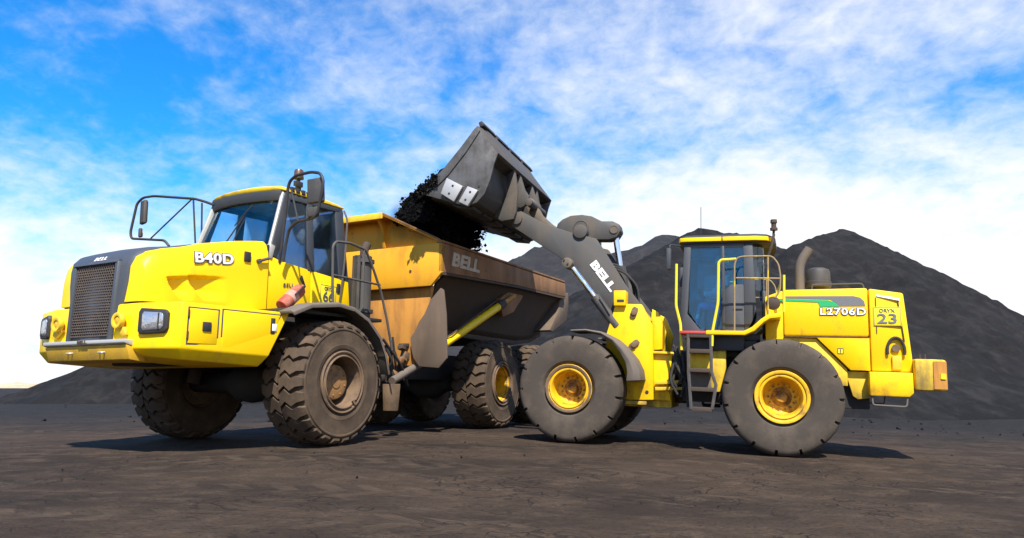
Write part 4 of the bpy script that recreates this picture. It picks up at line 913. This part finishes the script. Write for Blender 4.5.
# --- cab
CY = .84
m = MB(); m.bx(1.52, .30, -.80, .80, 1.78, 1.90); m.bx(1.50, .35, -.78, .78, 1.5, 1.80); lc = m.build('cab', 'cab_grey', loader, .02)
for s_ in (1, -1):
    def sd_(pol, t=.05, o_=0.): return MB().loft([[(x, s_ * (CY + o_), z) for x, z in pol], [(x, s_ * (CY + o_ - t), z) for x, z in pol]])
    sd_([(1.60, 1.90), (1.52, 3.44), (1.40, 3.44), (1.455, 2.30), (1.47, 2.22), (1.24, 1.94), (1.22, 1.90)], .06).build('front_pillar', 'cab_grey', lc, .012)
    sd_([(.905, 1.92), (.905, 3.44), (.855, 3.44), (.845, 1.92)], .07, .008).build('door_pillar', 'cab_grey', lc, .012)
    sd_([(1.42, 3.36), (.86, 3.36), (.50, 3.36), (.50, 3.44), (1.42, 3.44)], .05, .004).build('top_rail', 'cab_grey', lc, .01)
    sd_([(.545, 1.95), (.555, 3.44), (.40, 3.44), (.355, 2.30), (.42, 2.10), (.48, 1.98)], .08, .004).build('rear_pillar', 'cab_grey', lc, .015)
    sd_([(.86, 1.93), (.86, 2.62), (.76, 2.72), (.54, 2.72), (.54, 1.97), (.50, 1.93)], .05, -.004).build('lower_panel', 'cab_grey', lc, .015)
    sd_([(1.26, 1.91), (.49, 1.91), (.49, 1.96), (1.26, 1.96)], .05, .003).build('sill', 'cab_grey', lc, .008)
    sd_([(.72, 2.30), (.57, 2.30), (.57, 2.315), (.72, 2.315)], .02, .012).build('panel_groove', 'plastic_black', lc)
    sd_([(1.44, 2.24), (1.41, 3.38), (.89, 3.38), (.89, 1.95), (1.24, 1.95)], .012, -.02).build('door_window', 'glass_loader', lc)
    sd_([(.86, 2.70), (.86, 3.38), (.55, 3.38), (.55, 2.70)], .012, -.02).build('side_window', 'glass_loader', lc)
    # curved corner window behind the pillar
    cw_ = MB(); rr = [(.41, .82), (.33, .80), (.25, .72), (.22, .60)]; cw_.loft([[(x, s_ * y, 2.62) for x, y in rr], [(x, s_ * y, 3.36) for x, y in rr]], closed=False); cw_.build('corner_window', 'glass_side', lc)
    MB().tube([(.9, s_ * .87, 2.45), (.9, s_ * .90, 2.46), (.9, s_ * .90, 2.62), (.9, s_ * .87, 2.63)], .012, 6, .02).build('door_handle', 'plastic_black', lc)
    m = MB(); m.tube([(1.58, s_ * .84, 3.40), (1.74, s_ * 1.06, 3.38), (1.74, s_ * 1.06, 3.30)], .015, 6, .05); m.box((1.75, s_ * 1.06, 3.13), (.07, .17, .36)); mi = m.build('mirror', 'cab_grey', loader, .02)
m = MB(); vs, fs = [], []
for j in range(5):
    t = j / 4; z = 1.95 + 1.44 * t; x = 1.565 - .075 * t
    for i in range(9): s2 = -1 + i / 4; vs.append((x + .10 * (1 - s2 * s2), s2 * .78, z))
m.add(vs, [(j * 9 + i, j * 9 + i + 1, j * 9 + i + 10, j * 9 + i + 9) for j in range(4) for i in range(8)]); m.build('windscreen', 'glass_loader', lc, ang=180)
MB().plate([(.235, -.6, 2.6), (.235, .6, 2.6), (.235, .6, 3.36), (.235, -.6, 3.36)], .01).build('rear_window', 'glass_side', lc)
MB().bx(.26, .20, -.76, .76, 1.9, 2.62).build('rear_wall', 'cab_grey', lc, .02)
rp_ = [(1.63, .66), (1.61, .82), (1.52, .895), (.34, .895), (.14, .81), (.02, .58), (-.01, 0)]
rp_ = rp_ + [(x, -y) for x, y in reversed(rp_[:-1])]
def ring_at(k, z): return [(.8 + (x - .8) * k, y * k, z) for x, y in rp_]
rf = MB().loft([ring_at(.90, 3.405), ring_at(.985, 3.43), ring_at(.985, 3.535), ring_at(.95, 3.575), ring_at(.7, 3.62)]).build('roof', 'plastic_black', lc, .008, 50)
yb = [(1.612, .77), (1.585, .845), (1.50, .884), (.90, .886)], [(.88, .886), (.36, .884), (.19, .835), (.09, .74)]
for pts in yb:
    for s_ in (1, -1): MB().loft([[(x, s_ * y, 3.455), (x, s_ * (y + .018), 3.46), (x, s_ * (y + .018), 3.525), (x, s_ * y, 3.53)] for x, y in pts]).build('roof_band', 'yellow', rf, .004)
m = MB(); m.tube([(.20, .84, 3.05), (.10, .90, 3.35), (.06, .88, 3.55)], .022, 8, .1); m.tube([(.07, .86, 3.5), (.06, .86, 3.63)], .02, 8); m.lathe([(.06, 3.62), (.06, 3.66), (.04, 3.67), (.04, 3.74), (.055, 3.745), (.05, 3.80)], 14, axis='z', c=(.06, .86, 0)); m.build('beacon', 'rust_dark', loader)
MB().tube([(1.30, 0, 3.58), (1.30, 0, 4.28)], .006, 5).build('antenna', 'plastic_black', lc)
m = MB(); m.bx(1.22, .72, -.27, .27, 1.9, 2.28); m.box((.70, 0, 2.62), (.14, .52, .80), Euler((0, R_(-8), 0))); m.build('seat', 'seat', lc, .05)
m = MB(); m.tube([(1.42, 0, 1.9), (1.33, 0, 2.55)], .06, 8); pts = [(1.28 + .06 * math.sin(a), .19 * math.cos(a), 2.60 + .16 * math.sin(a)) for a in np.linspace(0, 6.283, 25)]; m.tube(pts, .016, 6); m.bx(1.55, 1.42, -.5, .5, 1.9, 2.2); m.build('steering_column', 'plastic_black', lc)
# --- platform, rear fender, rails and ladder on both sides
for s_ in (1, -1):
    op = [Lq(*p, 1.33) for p in ((706, 330.5), (744, 331), (752, 327), (761, 319), (768, 314.5), (781, 312.5))]
    ip = [Lq(*p, 1.33) for p in ((706, 334.5), (745, 335), (755, 330.5), (764, 322), (770, 318.5), (781, 317.5))]
    MB().loft([[(a.x, s_ * .84, a.z), (a.x, s_ * 1.36, a.z), (b.x, s_ * 1.36, b.z), (b.x, s_ * .84, b.z)] for a, b in zip(op, ip)]).build('rear_fender', 'yellow_loader', loader, .008)
    MB().bx(1.55, 1.13, s_ * .85, s_ * 1.36, 1.85, 1.895).build('top_step', 'red_step', loader, .006)
    rl = MB(); rl.tube([(p.x, s_ * p.y, p.z) for p in (Lq(*q, 1.33) for q in ((712, 346), (712.5, 331), (718, 303), (718.5, 263), (721, 260), (736, 259)))], .022, 8, .05); hr1 = rl.build('handrail', 'rail_yellow', loader)
    rl = MB(); rl.tube([(p.x, s_ * p.y, p.z) for p in (Lq(*q, 1.33) for q in ((734.5, 332), (734.5, 264), (737, 258), (742, 256.5), (772, 256), (778.5, 264), (780.5, 276), (780, 291), (775, 298)))], .0135, 8, .06); hr2 = rl.build('handrail', 'rail_tan', loader)
    rl = MB(); rl.tube([(p.x, s_ * p.y, p.z) for p in (Lq(*q, 1.33) for q in ((768, 256), (768, 314)))], .0135, 8); rl.tube([(p.x, s_ * p.y, p.z) for p in (Lq(*q, 1.33) for q in ((736, 278), (780, 278.5)))], .014, 8); rl.build('rail_post', 'rail_tan', hr2)
    rl = MB(); rl.tube([(p.x, s_ * p.y, p.z) for p in (Lq(*q, 1.2) for q in ((784, 275), (784, 312)))], .02, 8); rl.tube([(p.x, s_ * p.y, p.z) for p in (Lq(*q, 1.25) for q in ((775, 312), (775, 298), (780, 285)))], .018, 8, .05); rl.build('handrail', 'rail_yellow', loader)
    MB().lathe([(.10, 0), (.11, s_ * .03), (.10, s_ * .12), (.05, s_ * .14)], 16, c=(.10, s_ * 1.2, 2.36)).build('work_lamp', 'rust_dark', loader)
    rl = MB(); rl.tube([(p.x, s_ * p.y, p.z) for p in (Lq(*q, 1.20) for q in ((676.5, 264), (676, 306), (680.5, 324), (681.5, 350)))], .022, 8, .06); rl.build('front_handrail', 'rail_yellow', loader)
    # ladder
    ld = MB(); y = 1.33
    for path in (((688, 332), (688.5, 372), (691, 409)), ((710.5, 332), (711.5, 372), (716, 385), (712, 409))): ld.tube([(p.x, s_ * p.y, p.z) for p in (Lq(*q, y) for q in path)], .028, 6)
    lo = ld.build('ladder', 'rail_grey', loader)
    for py, xa, xb in ((334.5, 688, 710.5), (350, 688, 711), (369, 688, 711.5), (388, 689.5, 715), (408, 691, 712)):
        a, b = Lq(xa, py, y), Lq(xb, py, y); MB().bx(a.x, b.x, s_ * (y - .20), s_ * (y + .02), a.z - .045, a.z + .02).build('step', 'rust_dark', lo, .004)
    MB().bx(1.40, 1.05, s_ * .85, s_ * 1.10, .95, 1.24).build('battery_box', 'flap_grey', loader, .02)
    MB().prism(xz([Lq(*p, 1.1) for p in ((690, 352), (726, 350), (726, 368), (720, 392), (712, 392), (708, 371), (690, 371))]), s_ * .86, s_ * 1.10).build('fuel_tank', 'yellow_old', loader, .015)
    MB().bx(1.42, .55, s_ * .70, s_ * 1.16, 1.60, 1.82).build('under_platform', 'plastic_black', loader, .01)
m = MB(); m.bx(1.55, -.2, -.72, .72, .75, 1.6); m.build('middle_frame', 'chassis', loader, .02)
rh = random.Random(9); m = MB()
for k in range(14):
    y = .75 + rh.uniform(-.1, .3); a, b = Lq(676 + rh.uniform(-3, 6), 350 + rh.uniform(-8, 25), y), Lq(682 + rh.uniform(-6, 6), 395 + rh.uniform(-18, 12), y); mid = (a + b) / 2 + Vector((rh.uniform(-.12, .12), .05, -.05)); m.tube([a, mid, b], .022, 7, .25)
m.build('hoses', 'rubber_black', loader)
m = MB(); m.lathe([(.16, .70), (.16, 1.5)], 18, axis='z', c=(1.66, 0, 0)); m.bx(1.9, 1.4, -.3, .3, .8, .95); m.bx(1.9, 1.4, -.3, .3, 1.3, 1.45); m.build('centre_joint', 'rust_dark', loader)
# --- front frame
for s_ in (1, -1):
    tw = [(607, 334), (613, 315), (616, 304), (642, 304.5), (653, 326), (654, 400), (628, 400), (606, 385)]
    fr = lprism(tw, .74, s_ * .66, s_ * .80).build('boom_tower', 'yellow_loader', loader, .018)
    lprism([(614.5, 306), (614.5, 291), (626.5, 291), (626.5, 306)], .8, s_ * .62, s_ * .88).build('lamp_bracket', 'yellow_loader', fr, .012)
    lprism([(617, 302), (617, 299.5), (624, 299.5), (624, 302)], .88, s_ * .86, s_ * .885).build('bracket_slot', 'plastic_black', fr)
    lprism([(652, 309), (658, 312), (666, 332), (663, 349), (652, 350)], .62, s_ * .50, s_ * .62).build('tower_gusset', 'yellow_loader', loader, .012)
    lprism([(653, 352), (673, 353), (670, 372), (668, 384), (671, 401), (653, 400)], .70, s_ * .42, s_ * .70).build('frame_rear', 'yellow_loader', loader, .015)
    lprism([(655, 381), (685, 380), (685, 383.5), (655, 384.5)], .8, s_ * .62, s_ * .82).build('joint_ear', 'yellow_old', loader, .006)
    lprism([(655, 387), (685, 387), (685, 390), (655, 390.5)], .8, s_ * .62, s_ * .82).build('joint_ear', 'yellow_old', loader, .006)
    lprism([(653, 351), (682, 352.5), (682, 354.5), (653, 353.5)], .75, s_ * .50, s_ * .78).build('joint_ear', 'yellow_old', loader, .006)
    for px, py, ang_ in ((634, 312.5, 70), (634, 344.5, 40)):
        c = Lq(px, py, .82); m = MB(); t = Vector((math.cos(R_(ang_)), 0, -math.sin(R_(ang_)))); n_ = Vector((t.z, 0, -t.x))
        pol = [c + t * a * .10 + n_ * b * .055 for a, b in ((-1, -.6), (-.6, -1), (.6, -1), (1, -.6), (1, .6), (.6, 1), (-.6, 1), (-1, .6))]
        m.prism(xz(pol), s_ * .80, s_ * .83); pp = m.build('pin_plate', 'rim_rust', fr, .006)
        MB().lathe([(.05, s_ * .83), (.05, s_ * .85), (.03, s_ * .855)], 14, c=(c.x, 0, c.z)).build('pin', 'rim_rust', pp)
    for px, py in ((647, 392),): c = Lq(px, py, .8); MB().lathe([(.03, s_ * .80), (.03, s_ * .81)], 12, c=(c.x, 0, c.z)).build('bolt', 'plastic_black', fr)
    MB().bx(2.75, 2.15, s_ * .64, s_ * .82, .66, .72).build('skid_lug', 'yellow_old', fr, .01)
    # front mudguard
    oo = [(3.36, 1.885), (3.10, 1.90), (2.83, 1.86), (2.62, 1.76), (2.45, 1.62), (2.28, 1.42), (2.19, 1.24), (2.165, 1.07)]; ii = [(3.36, 1.85), (3.10, 1.86), (2.84, 1.81), (2.65, 1.69), (2.52, 1.53), (2.42, 1.36), (2.385, 1.2), (2.40, 1.05)]
    MB().loft([[(a[0], s_ * .80, a[1]), (a[0], s_ * 1.40, a[1]), ((a[0] + b[0]) / 2, s_ * 1.425, (a[1] + b[1]) / 2), (b[0], s_ * 1.40, b[1]), (b[0], s_ * .80, b[1])] for a, b in zip(oo, ii)]).build('front_mudguard', 'flap_grey', loader, .008, 50)
m = MB(); m.bx(3.9, 1.75, -.62, .62, .62, 1.30); m.bx(2.8, 2.15, -.66, .66, 1.3, 1.9); m.prism([(2.3, 1.2), (2.75, 2.3), (2.45, 2.5), (1.95, 1.9), (1.9, 1.2)], -.36, .36); m.build('front_frame', 'yellow_old', loader, .02)
for x in (3.37, 0): MB().lathe([(.14, -1.0), (.15, -.5), (.28, -.22), (.30, 0), (.28, .22), (.15, .5), (.14, 1.0)], 24, c=(x, 0, .895)).build('axle', 'rim_yellow', loader)
# --- boom: two arms, cross tube, rocker, link, cylinders
bp = [(511.5, 213.5), (511.5, 226), (565, 261), (575, 272.5), (590, 293), (607, 318), (628, 324), (641, 322), (642, 306), (625, 284), (602, 247.5), (596, 238.5), (573, 233), (545, 224), (521, 211)]
for s_ in (1, -1):
    arm = lprism(bp, .62, s_ * .50, s_ * .62).build('boom_arm', 'boom_steel', loader, .012)
    c = Lq(569, 264, .63); MB().lathe([(.095, s_ * .49), (.095, s_ * .79), (.07, s_ * .80)], 20, c=(c.x, 0, c.z)).build('cylinder_boss', 'boom_worn', arm)
    for d in (-.02, .05): MB().lathe([(.018, s_ * .80), (.018, s_ * .82)], 6, c=(c.x + d, 0, c.z + d)).build('bolt', 'rust_dark', arm)
    c = Lq(580.5, 228.5, .62); c.z -= .06; MB().lathe([(.13, s_ * .46), (.13, s_ * .66), (.10, s_ * .67)], 24, c=(c.x, 0, c.z)).build('pivot_boss', 'boom_steel', arm)
    c = Lq(517, 219, .62); MB().lathe([(.11, s_ * .46), (.11, s_ * .66), (.06, s_ * .67)], 20, c=(c.x, 0, c.z)).build('bucket_pin', 'boom_steel', arm)
    a, b = Lq(573, 268, .73), Lq(598, 301, .73); d = (b - a)
    lift = MB().tube([(b.x - d.x * .12, s_ * .73, b.z - d.z * .12), (b.x + d.x * .75, s_ * .73, b.z + d.z * .75)], .092, 18).build('lift_cylinder', 'dark_steel', loader)
    MB().tube([(a.x, s_ * .73, a.z), (b.x, s_ * .73, b.z)], .05, 14).build('cylinder_rod', 'chrome', lift)
    MB().tube([(b.x - .05, s_ * .84, b.z + .06), (b.x + d.x * .4 - .05, s_ * .84, b.z + d.z * .4)], .014, 6).build('cylinder_pipe', 'rail_grey', lift)
    pa = ats('L', ((592.5, 262.5), (613, 289.5)), 'y', .622); xd = pa[1] - pa[0]
    if s_ > 0: text('boom_lettering', 'BELL', ((pa[0].x + pa[1].x) / 2, .6215, (pa[0].z + pa[1].z) / 2), xd, (xd.z, 0, -xd.x), .19, 'white_mark', arm, xd.length * 1.02, bold=.05)
m = MB(); c = Lq(583, 236, 0.3); m.lathe([(.16, -.5), (.16, .5)], 24, c=(c.x, 0, c.z - .1)); m.build('cross_tube', 'boom_steel', loader)
rk = [(556, 231), (558, 224), (563, 219.5), (571, 216), (582, 215), (592, 216.5), (602, 221.5), (613, 221.5), (619.5, 224.5), (621, 231), (617, 237.5), (609, 240), (597, 240), (588, 246), (574, 250), (564, 243)]
ro = lprism(rk, .12, -.16, .16).build('rocker_arm', 'boom_steel', loader, .02)
for px, py, r in ((581, 227.5, .15), (614, 229.5, .085)):
    c = Lq(px, py, .16); MB().lathe([(r, .155), (r, .175), (r * .85, .18), (r * .85, .172), (r * .3, .172)], 24, c=(c.x, 0, c.z)).build('pivot_pin', 'boom_worn' if r < .1 else 'boom_steel', ro)
a, b = Lq(614, 230, 0.1), Lq(619, 266, 0.1); d = b - a
tc_ = MB().tube([(b.x, 0, b.z), (b.x + d.x * 1.5, 0, b.z + d.z * 1.5)], .11, 18).build('tilt_cylinder', 'dark_steel', loader)
MB().tube([(a.x, 0, a.z), (b.x, 0, b.z)], .058, 14).build('cylinder_rod', 'chrome', tc_)
for k in range(3):
    y = .2 + .06 * k; MB().tube([Lq(612, 264 + 2 * k, y), Lq(620 + 2 * k, 266 + 3 * k, y), Lq(632 + 3 * k, 280 + 3 * k, y), Lq(635 + 2 * k, 300 + 2 * k, y)], .022, 7, .3).build('hydraulic_hose', 'rubber_black', loader)
lprism([(523, 199), (527, 196.5), (533, 199), (541, 214), (552, 224), (566, 233), (566, 244), (556, 243), (540, 232), (526, 208)], .1, -.09, .09).build('bucket_link', 'boom_worn', loader, .012)
# --- bucket
BKM = Matrix.Translation((-.05, 0, -.04)) @ Matrix.Diagonal((1, 1.075, 1, 1))
def BK(): return MB(BKM)
PT, PS = (5.16, 5.58), (4.74, 5.03)
shell = [PS, (5.00, 4.95), (4.99, 4.76), (4.94, 4.56), (4.98, 4.33), (5.10, 4.15), (5.30, 4.085), (5.65, 4.19), (5.95, 4.28), (6.20, 4.36)]
def offs(path, t):
    o_ = []
    for i, (x, z) in enumerate(path):
        a, b = path[max(0, i - 1)], path[min(len(path) - 1, i + 1)]; tx, tz = b[0] - a[0], b[1] - a[1]; L = math.hypot(tx, tz); o_.append((x - tz / L * t, z + tx / L * t))
    return o_
inner = offs(shell, .05)
bk = BK().prism(shell + list(reversed(inner)), -1.60, 1.60).build('bucket', 'bucket_shell', loader, .004, 50)
gd = [(1.625, 0, 0), (1.35, .0, .03), (1.2, .05, .10), (-1.2, .05, .10), (-1.35, 0, .03), (-1.625, 0, 0)]
BK().loft([[(PS[0] - .012, y, PS[1] + .008), (PT[0] - .02 + dx_ * .3, y, PT[1] + dz_), (PT[0] + .03 + dx_ * .3, y, PT[1] - .03 + dz_), (PS[0] + .05, y, PS[1] - .03)] for y, dx_, dz_ in gd]).build('back_plate', 'boom_steel', bk, .004)
for k in range(4):
    y0 = 1.45 - k * .73; BK().loft([[(PT[0] - .06, y, PT[1] + .08), (PT[0] + .03, y, PT[1] + .05), (PT[0] + .06, y, PT[1] + .14), (PT[0] + .0, y, PT[1] + .17)] for y in (y0, y0 - .62)]).build('edge_segment', 'plastic_black', bk, .006)
ep = [PT, (5.46, 5.19), (5.79, 4.80), (6.0, 4.60), (6.13, 4.48), (6.22, 4.385), (6.20, 4.355)] + list(reversed(shell[6:9])) + [(5.10, 4.145), (4.955, 4.30), (4.86, 4.56), (4.80, 4.85), PS]
for s_ in (1, -1):
    pl = BK().prism(ep, s_ * 1.60, s_ * 1.64).build('end_plate', 'bucket_steel', bk, .006)
    BK().loft([[(x, s_ * 1.641, z), (x, s_ * 1.662, z), (x + dx_, s_ * 1.662, z + dz_), (x + dx_, s_ * 1.641, z + dz_)] for x, z, dx_, dz_ in ((5.19, 5.53, -.10, -.05), (5.46, 5.18, -.12, -.08), (5.79, 4.79, -.12, -.10), (5.99, 4.60, -.10, -.12), (6.17, 4.43, -.03, -.06))]).build('side_cutter', 'bucket_steel', pl, .003)
    for blk in (((448, 178.3), (463.8, 186.5), (455, 201.8), (442, 193.6)), ((468.5, 186.5), (478.7, 190.5), (468.5, 206), (459.8, 201.8))):
        q = [Lq(*p, 1.66) for p in blk]; wp_ = BK().prism(xz(q), s_ * 1.64, s_ * 1.70).build('wear_plate', 'wear_steel', pl, .008)
        c = sum(q, Vector()) / 4; e1 = (q[0] + q[1]) / 2 - c
        for k in (-.5, .5): BK().lathe([(.022, s_ * 1.70), (.022, s_ * 1.704)], 10, c=(c.x + e1.x * k, 0, c.z + e1.z * k)).build('bolt_hole', 'plastic_black', wp_)
    c = Lq(479, 186, 1.64); BK().lathe([(.02, s_ * 1.64), (.02, s_ * 1.65)], 10, c=(c.x, 0, c.z)).build('bolt', 'plastic_black', pl)
BK().prism([(6.08, 4.312), (6.32, 4.385), (6.33, 4.405), (6.10, 4.37)], -1.66, 1.66).build('cutting_edge', 'bucket_shell', bk, .004)
for k in range(6):
    y0 = 1.55 - k * .54; BK().prism([(5.20, 4.10), (5.22, 4.055), (5.50, 4.085), (5.62, 4.15), (5.6, 4.165), (5.3, 4.085)], y0, y0 - .42).build('heel_plate', 'plastic_black', bk, .004)
for y in (.68, .36, -.36, -.68): BK().prism([(4.76, 5.02), (4.90, 4.94), (4.90, 4.5), (5.0, 4.28), (5.16, 4.13), (4.98, 4.02), (4.74, 4.05), (4.70, 4.2), (4.68, 4.6)] if abs(y) > .5 else [(4.76, 5.02), (4.90, 4.94), (4.90, 4.6), (4.95, 4.4), (4.72, 4.35), (4.58, 4.42), (4.56, 4.58), (4.66, 4.72)], y - .045, y + .045).build('hinge_rib', 'boom_steel', bk, .008)
c = Lq(528, 201.6, .36); BK().lathe([(.075, -.45), (.075, .45), (.04, .46)], 18, c=(c.x, 0, c.z)).build('link_pin', 'boom_steel', bk)
def bucket_coal():
    m = MB(); rings = []
    for i in range(15):
        y = -1.58 + 3.16 * i / 14; e = .10 * noise.noise(Vector((i * .7, 2, 1)))
        rings.append([(5.0, y, 4.40), (5.3, y, 4.15), (6.0, y, 4.34), (6.14, y, 4.44 + e * .3), (6.02, y, 4.60 + e), (5.9, y, 4.80 + e), (5.5, y, 4.95 + e), (5.1, y, 4.98)])
    m.loft(rings); o = m.mesh('coal_load', 'coal_fresh', ang=60); return link('coal_load', o, M=ML, label='black coal load lying inside the raised loader bucket', cat='coal')
bucket_coal()
# --- coal pouring from the bucket lip into the tipper body
def pour():
    m = MB(); rnd = random.Random(11)
    OCT = [(1, 0, 0), (-1, 0, 0), (0, 1, 0), (0, -1, 0), (0, 0, 1), (0, 0, -1)]; OF = [(0, 2, 4), (2, 1, 4), (1, 3, 4), (3, 0, 4), (2, 0, 5), (1, 2, 5), (3, 1, 5), (0, 3, 5)]
    n = 0
    while n < 46000:
        r = rnd.random(); xb = -.95 - 2.2 * r ** 1.3; fall = 1.4 * rnd.random() ** .85; z = 4.50 - fall
        yb = rnd.gauss(1.40, .13 + .22 * min(1, fall)) - .10 * fall
        g = noise.noise(Vector((xb * 5.0 + yb * 3.0, fall * .45, 5.5))) + .5 * noise.noise(Vector((xb * 14, fall * 1.1 + yb * 9, 1.5)))
        if g < -.42 + .85 * max(0, fall - .22) + .22 * max(0, -2.0 - xb) and rnd.random() > .04: continue
        if yb > 1.80 or yb < .98 - .2 * fall or (z < 3.68 and yb > 1.66) or (xb > -1.34 and z < 3.98): continue
        p = FR['B'] @ Vector((xb, yb, z))
        if n % 22 == 0:      # spill over the near corner of the lip
            k = rnd.random(); p = ML @ Vector((6.26 - .42 * k + rnd.gauss(0, .05), rnd.gauss(1.70, .06), 4.32 + .32 * k + rnd.gauss(0, .05) - .10 * rnd.random()))
        s = rnd.choice((.005, .006, .007, .008, .010, .012, .014, .016, .02, .026, .034, .045)) * rnd.uniform(.7, 1.2)
        rt = Euler((rnd.uniform(0, 6), rnd.uniform(0, 6), rnd.uniform(0, 6))).to_matrix(); jit = [Vector(v_) * s * rnd.uniform(.6, 1.4) for v_ in OCT]
        m.add([p + rt @ v_ for v_ in jit], OF); n += 1
    o = link('pouring_coal', m.mesh('pouring_coal', 'coal_fresh', ang=5), label='black coal pouring from the bucket into the tipper body', cat='coal', kind='stuff')
pour()
def dust():
    m = MB(); rings = []
    for i in range(1, 14):
        a = math.pi * i / 14; rings.append([(6.62 + .7 * math.sin(a) * math.cos(b), .60 - 1.15 * math.cos(a), 4.02 + .7 * math.sin(a) * math.sin(b)) for b in np.linspace(0, 2 * math.pi, 20, endpoint=False)])
    m.loft(rings); me = m.mesh('coal_dust', 'coal_fresh', ang=180); mt = bpy.data.materials.new('dust_volume'); mt.use_nodes = True; n = mt.node_tree; n.nodes.clear()
    o_ = n.nodes.new('ShaderNodeOutputMaterial'); v_ = n.nodes.new('ShaderNodeVolumePrincipled'); v_.inputs['Color'].default_value = (.012, .012, .014, 1); v_.inputs['Anisotropy'].default_value = .2
    t_ = n.nodes.new('ShaderNodeTexCoord'); mp = n.nodes.new('ShaderNodeMapping'); mp.inputs['Location'].default_value = (-6.62 / .7, -.60 / 1.15, -4.02 / .7); mp.inputs['Scale'].default_value = (1 / .7, 1 / 1.15, 1 / .7)
    n.links.new(t_.outputs['Object'], mp.inputs[0]); ln = n.nodes.new('ShaderNodeVectorMath'); ln.operation = 'LENGTH'; n.links.new(mp.outputs[0], ln.inputs[0])
    f = tmath(n, 'MULTIPLY', tramp(n, tnoise(n, 2.6, 4, .6, (1, 1, .4)), .38, .66, 0, 6.), tramp(n, ln.outputs['Value'], .98, .35)); n.links.new(f, v_.inputs['Density']); n.links.new(v_.outputs[0], o_.inputs['Volume'])
    me.materials.clear(); me.materials.append(mt)
    link('coal_dust', me, M=ML, label='thin black dust hanging around the pouring coal', cat='dust', kind='stuff')
dust()
# ================================================================ OPERATOR in the loader cab
def operator():
    P_ = {'hip': (.62, 0, 2.38), 'belly': (.60, 0, 2.55), 'chest': (.56, 0, 2.80), 'neck': (.58, 0, 2.99), 'head0': (.61, 0, 3.08), 'head1': (.63, 0, 3.18), 'head2': (.63, 0, 3.26)}
    R0 = {'hip': .16, 'belly': .15, 'chest': .165, 'neck': .065, 'head0': .085, 'head1': .105, 'head2': .085}
    E_ = [('hip', 'belly'), ('belly', 'chest'), ('chest', 'neck'), ('neck', 'head0'), ('head0', 'head1'), ('head1', 'head2')]
    for s_, t in ((1, 'l'), (-1, 'r')):
        for nm, p, r in (('thigh', (.70, s_ * .12, 2.37), .11), ('knee', (1.12, s_ * .18, 2.44), .075), ('ankle', (1.27, s_ * .18, 2.02), .05), ('toe', (1.42, s_ * .19, 1.97), .045),
                         ('sho', (.57, s_ * .19, 2.90), .075), ('elb', (.78, s_ * .30, 2.62), .055), ('wri', (1.10, s_ * .20, 2.66), .038), ('palm', (1.19, s_ * .17, 2.70), .042)):
            P_[nm + t] = p; R0[nm + t] = r
        for a, b in (('hip', 'thigh'), ('thigh', 'knee'), ('knee', 'ankle'), ('ankle', 'toe'), ('chest', 'sho'), ('sho', 'elb'), ('elb', 'wri'), ('wri', 'palm')): E_.append((a if a in ('hip', 'chest') else a + t, b + t))
        for f_ in range(4):
            nm = 'f%d%s' % (f_, t); P_[nm] = (1.27, s_ * (.14 + .022 * f_), 2.725 - .012 * f_); P_[nm + 'b'] = (1.30, s_ * (.135 + .022 * f_), 2.695 - .012 * f_); R0[nm] = .011; R0[nm + 'b'] = .009; E_ += [('palm' + t, nm), (nm, nm + 'b')]
        P_['th' + t] = (1.22, s_ * .125, 2.72); R0['th' + t] = .011; E_.append(('palm' + t, 'th' + t))
    names = list(P_); me = bpy.data.meshes.new('person'); me.from_pydata([P_[k] for k in names], [(names.index(a), names.index(b)) for a, b in E_], [])
    o = bpy.data.objects.new('person', me); COL.objects.link(o)
    sk = o.modifiers.new('skin', 'SKIN'); sv = me.skin_vertices[0].data
    for i, k in enumerate(names): sv[i].radius = (R0[k], R0[k]); sv[i].use_root = (k == 'hip')
    sb = o.modifiers.new('sub', 'SUBSURF'); sb.levels = sb.render_levels = 2
    dg = bpy.context.evaluated_depsgraph_get(); m2 = bpy.data.meshes.new_from_object(o.evaluated_get(dg)); bpy.data.objects.remove(o)
    m2.materials.clear(); m2.materials.append(MATS['cloth_blue']); m2.materials.append(MATS['skin']); m2.materials.append(MATS['reflective']); m2.materials.append(MATS['rubber_black']); m2.materials.append(MATS['shirt_blue'])
    for q in m2.vertices: q.co.x += .30 if q.co.x < .9 else .30 * max(.25, 1 - (q.co.x - .9) * 1.6)
    for p in m2.polygons:
        c = p.center; p.use_smooth = True
        if c.z > 2.99 or (c.x > 1.24 and c.z > 2.6): p.material_index = 1
        elif c.z > 2.56: p.material_index = 4
        elif c.x > 1.1 and 2.19 < c.z < 2.27: p.material_index = 2
        elif c.z < 2.04: p.material_index = 3
    o = link('person', m2, M=ML, label='person in pale blue shirt and blue trousers seated in the loader cab', cat='person')
    m = MB(); m.lathe([(.135, 3.20), (.155, 3.205), (.128, 3.22), (.125, 3.28), (.10, 3.335), (.05, 3.36), (.01, 3.362)], 24, axis='z', c=(.93, 0, 0)); m.build('helmet', 'helmet', o)
    m = MB(); m.lathe([(.02, -.012), (.02, .012)], 8, c=(1.035, 0, 3.12)); m.build('nose', 'skin', o, .006)
operator()
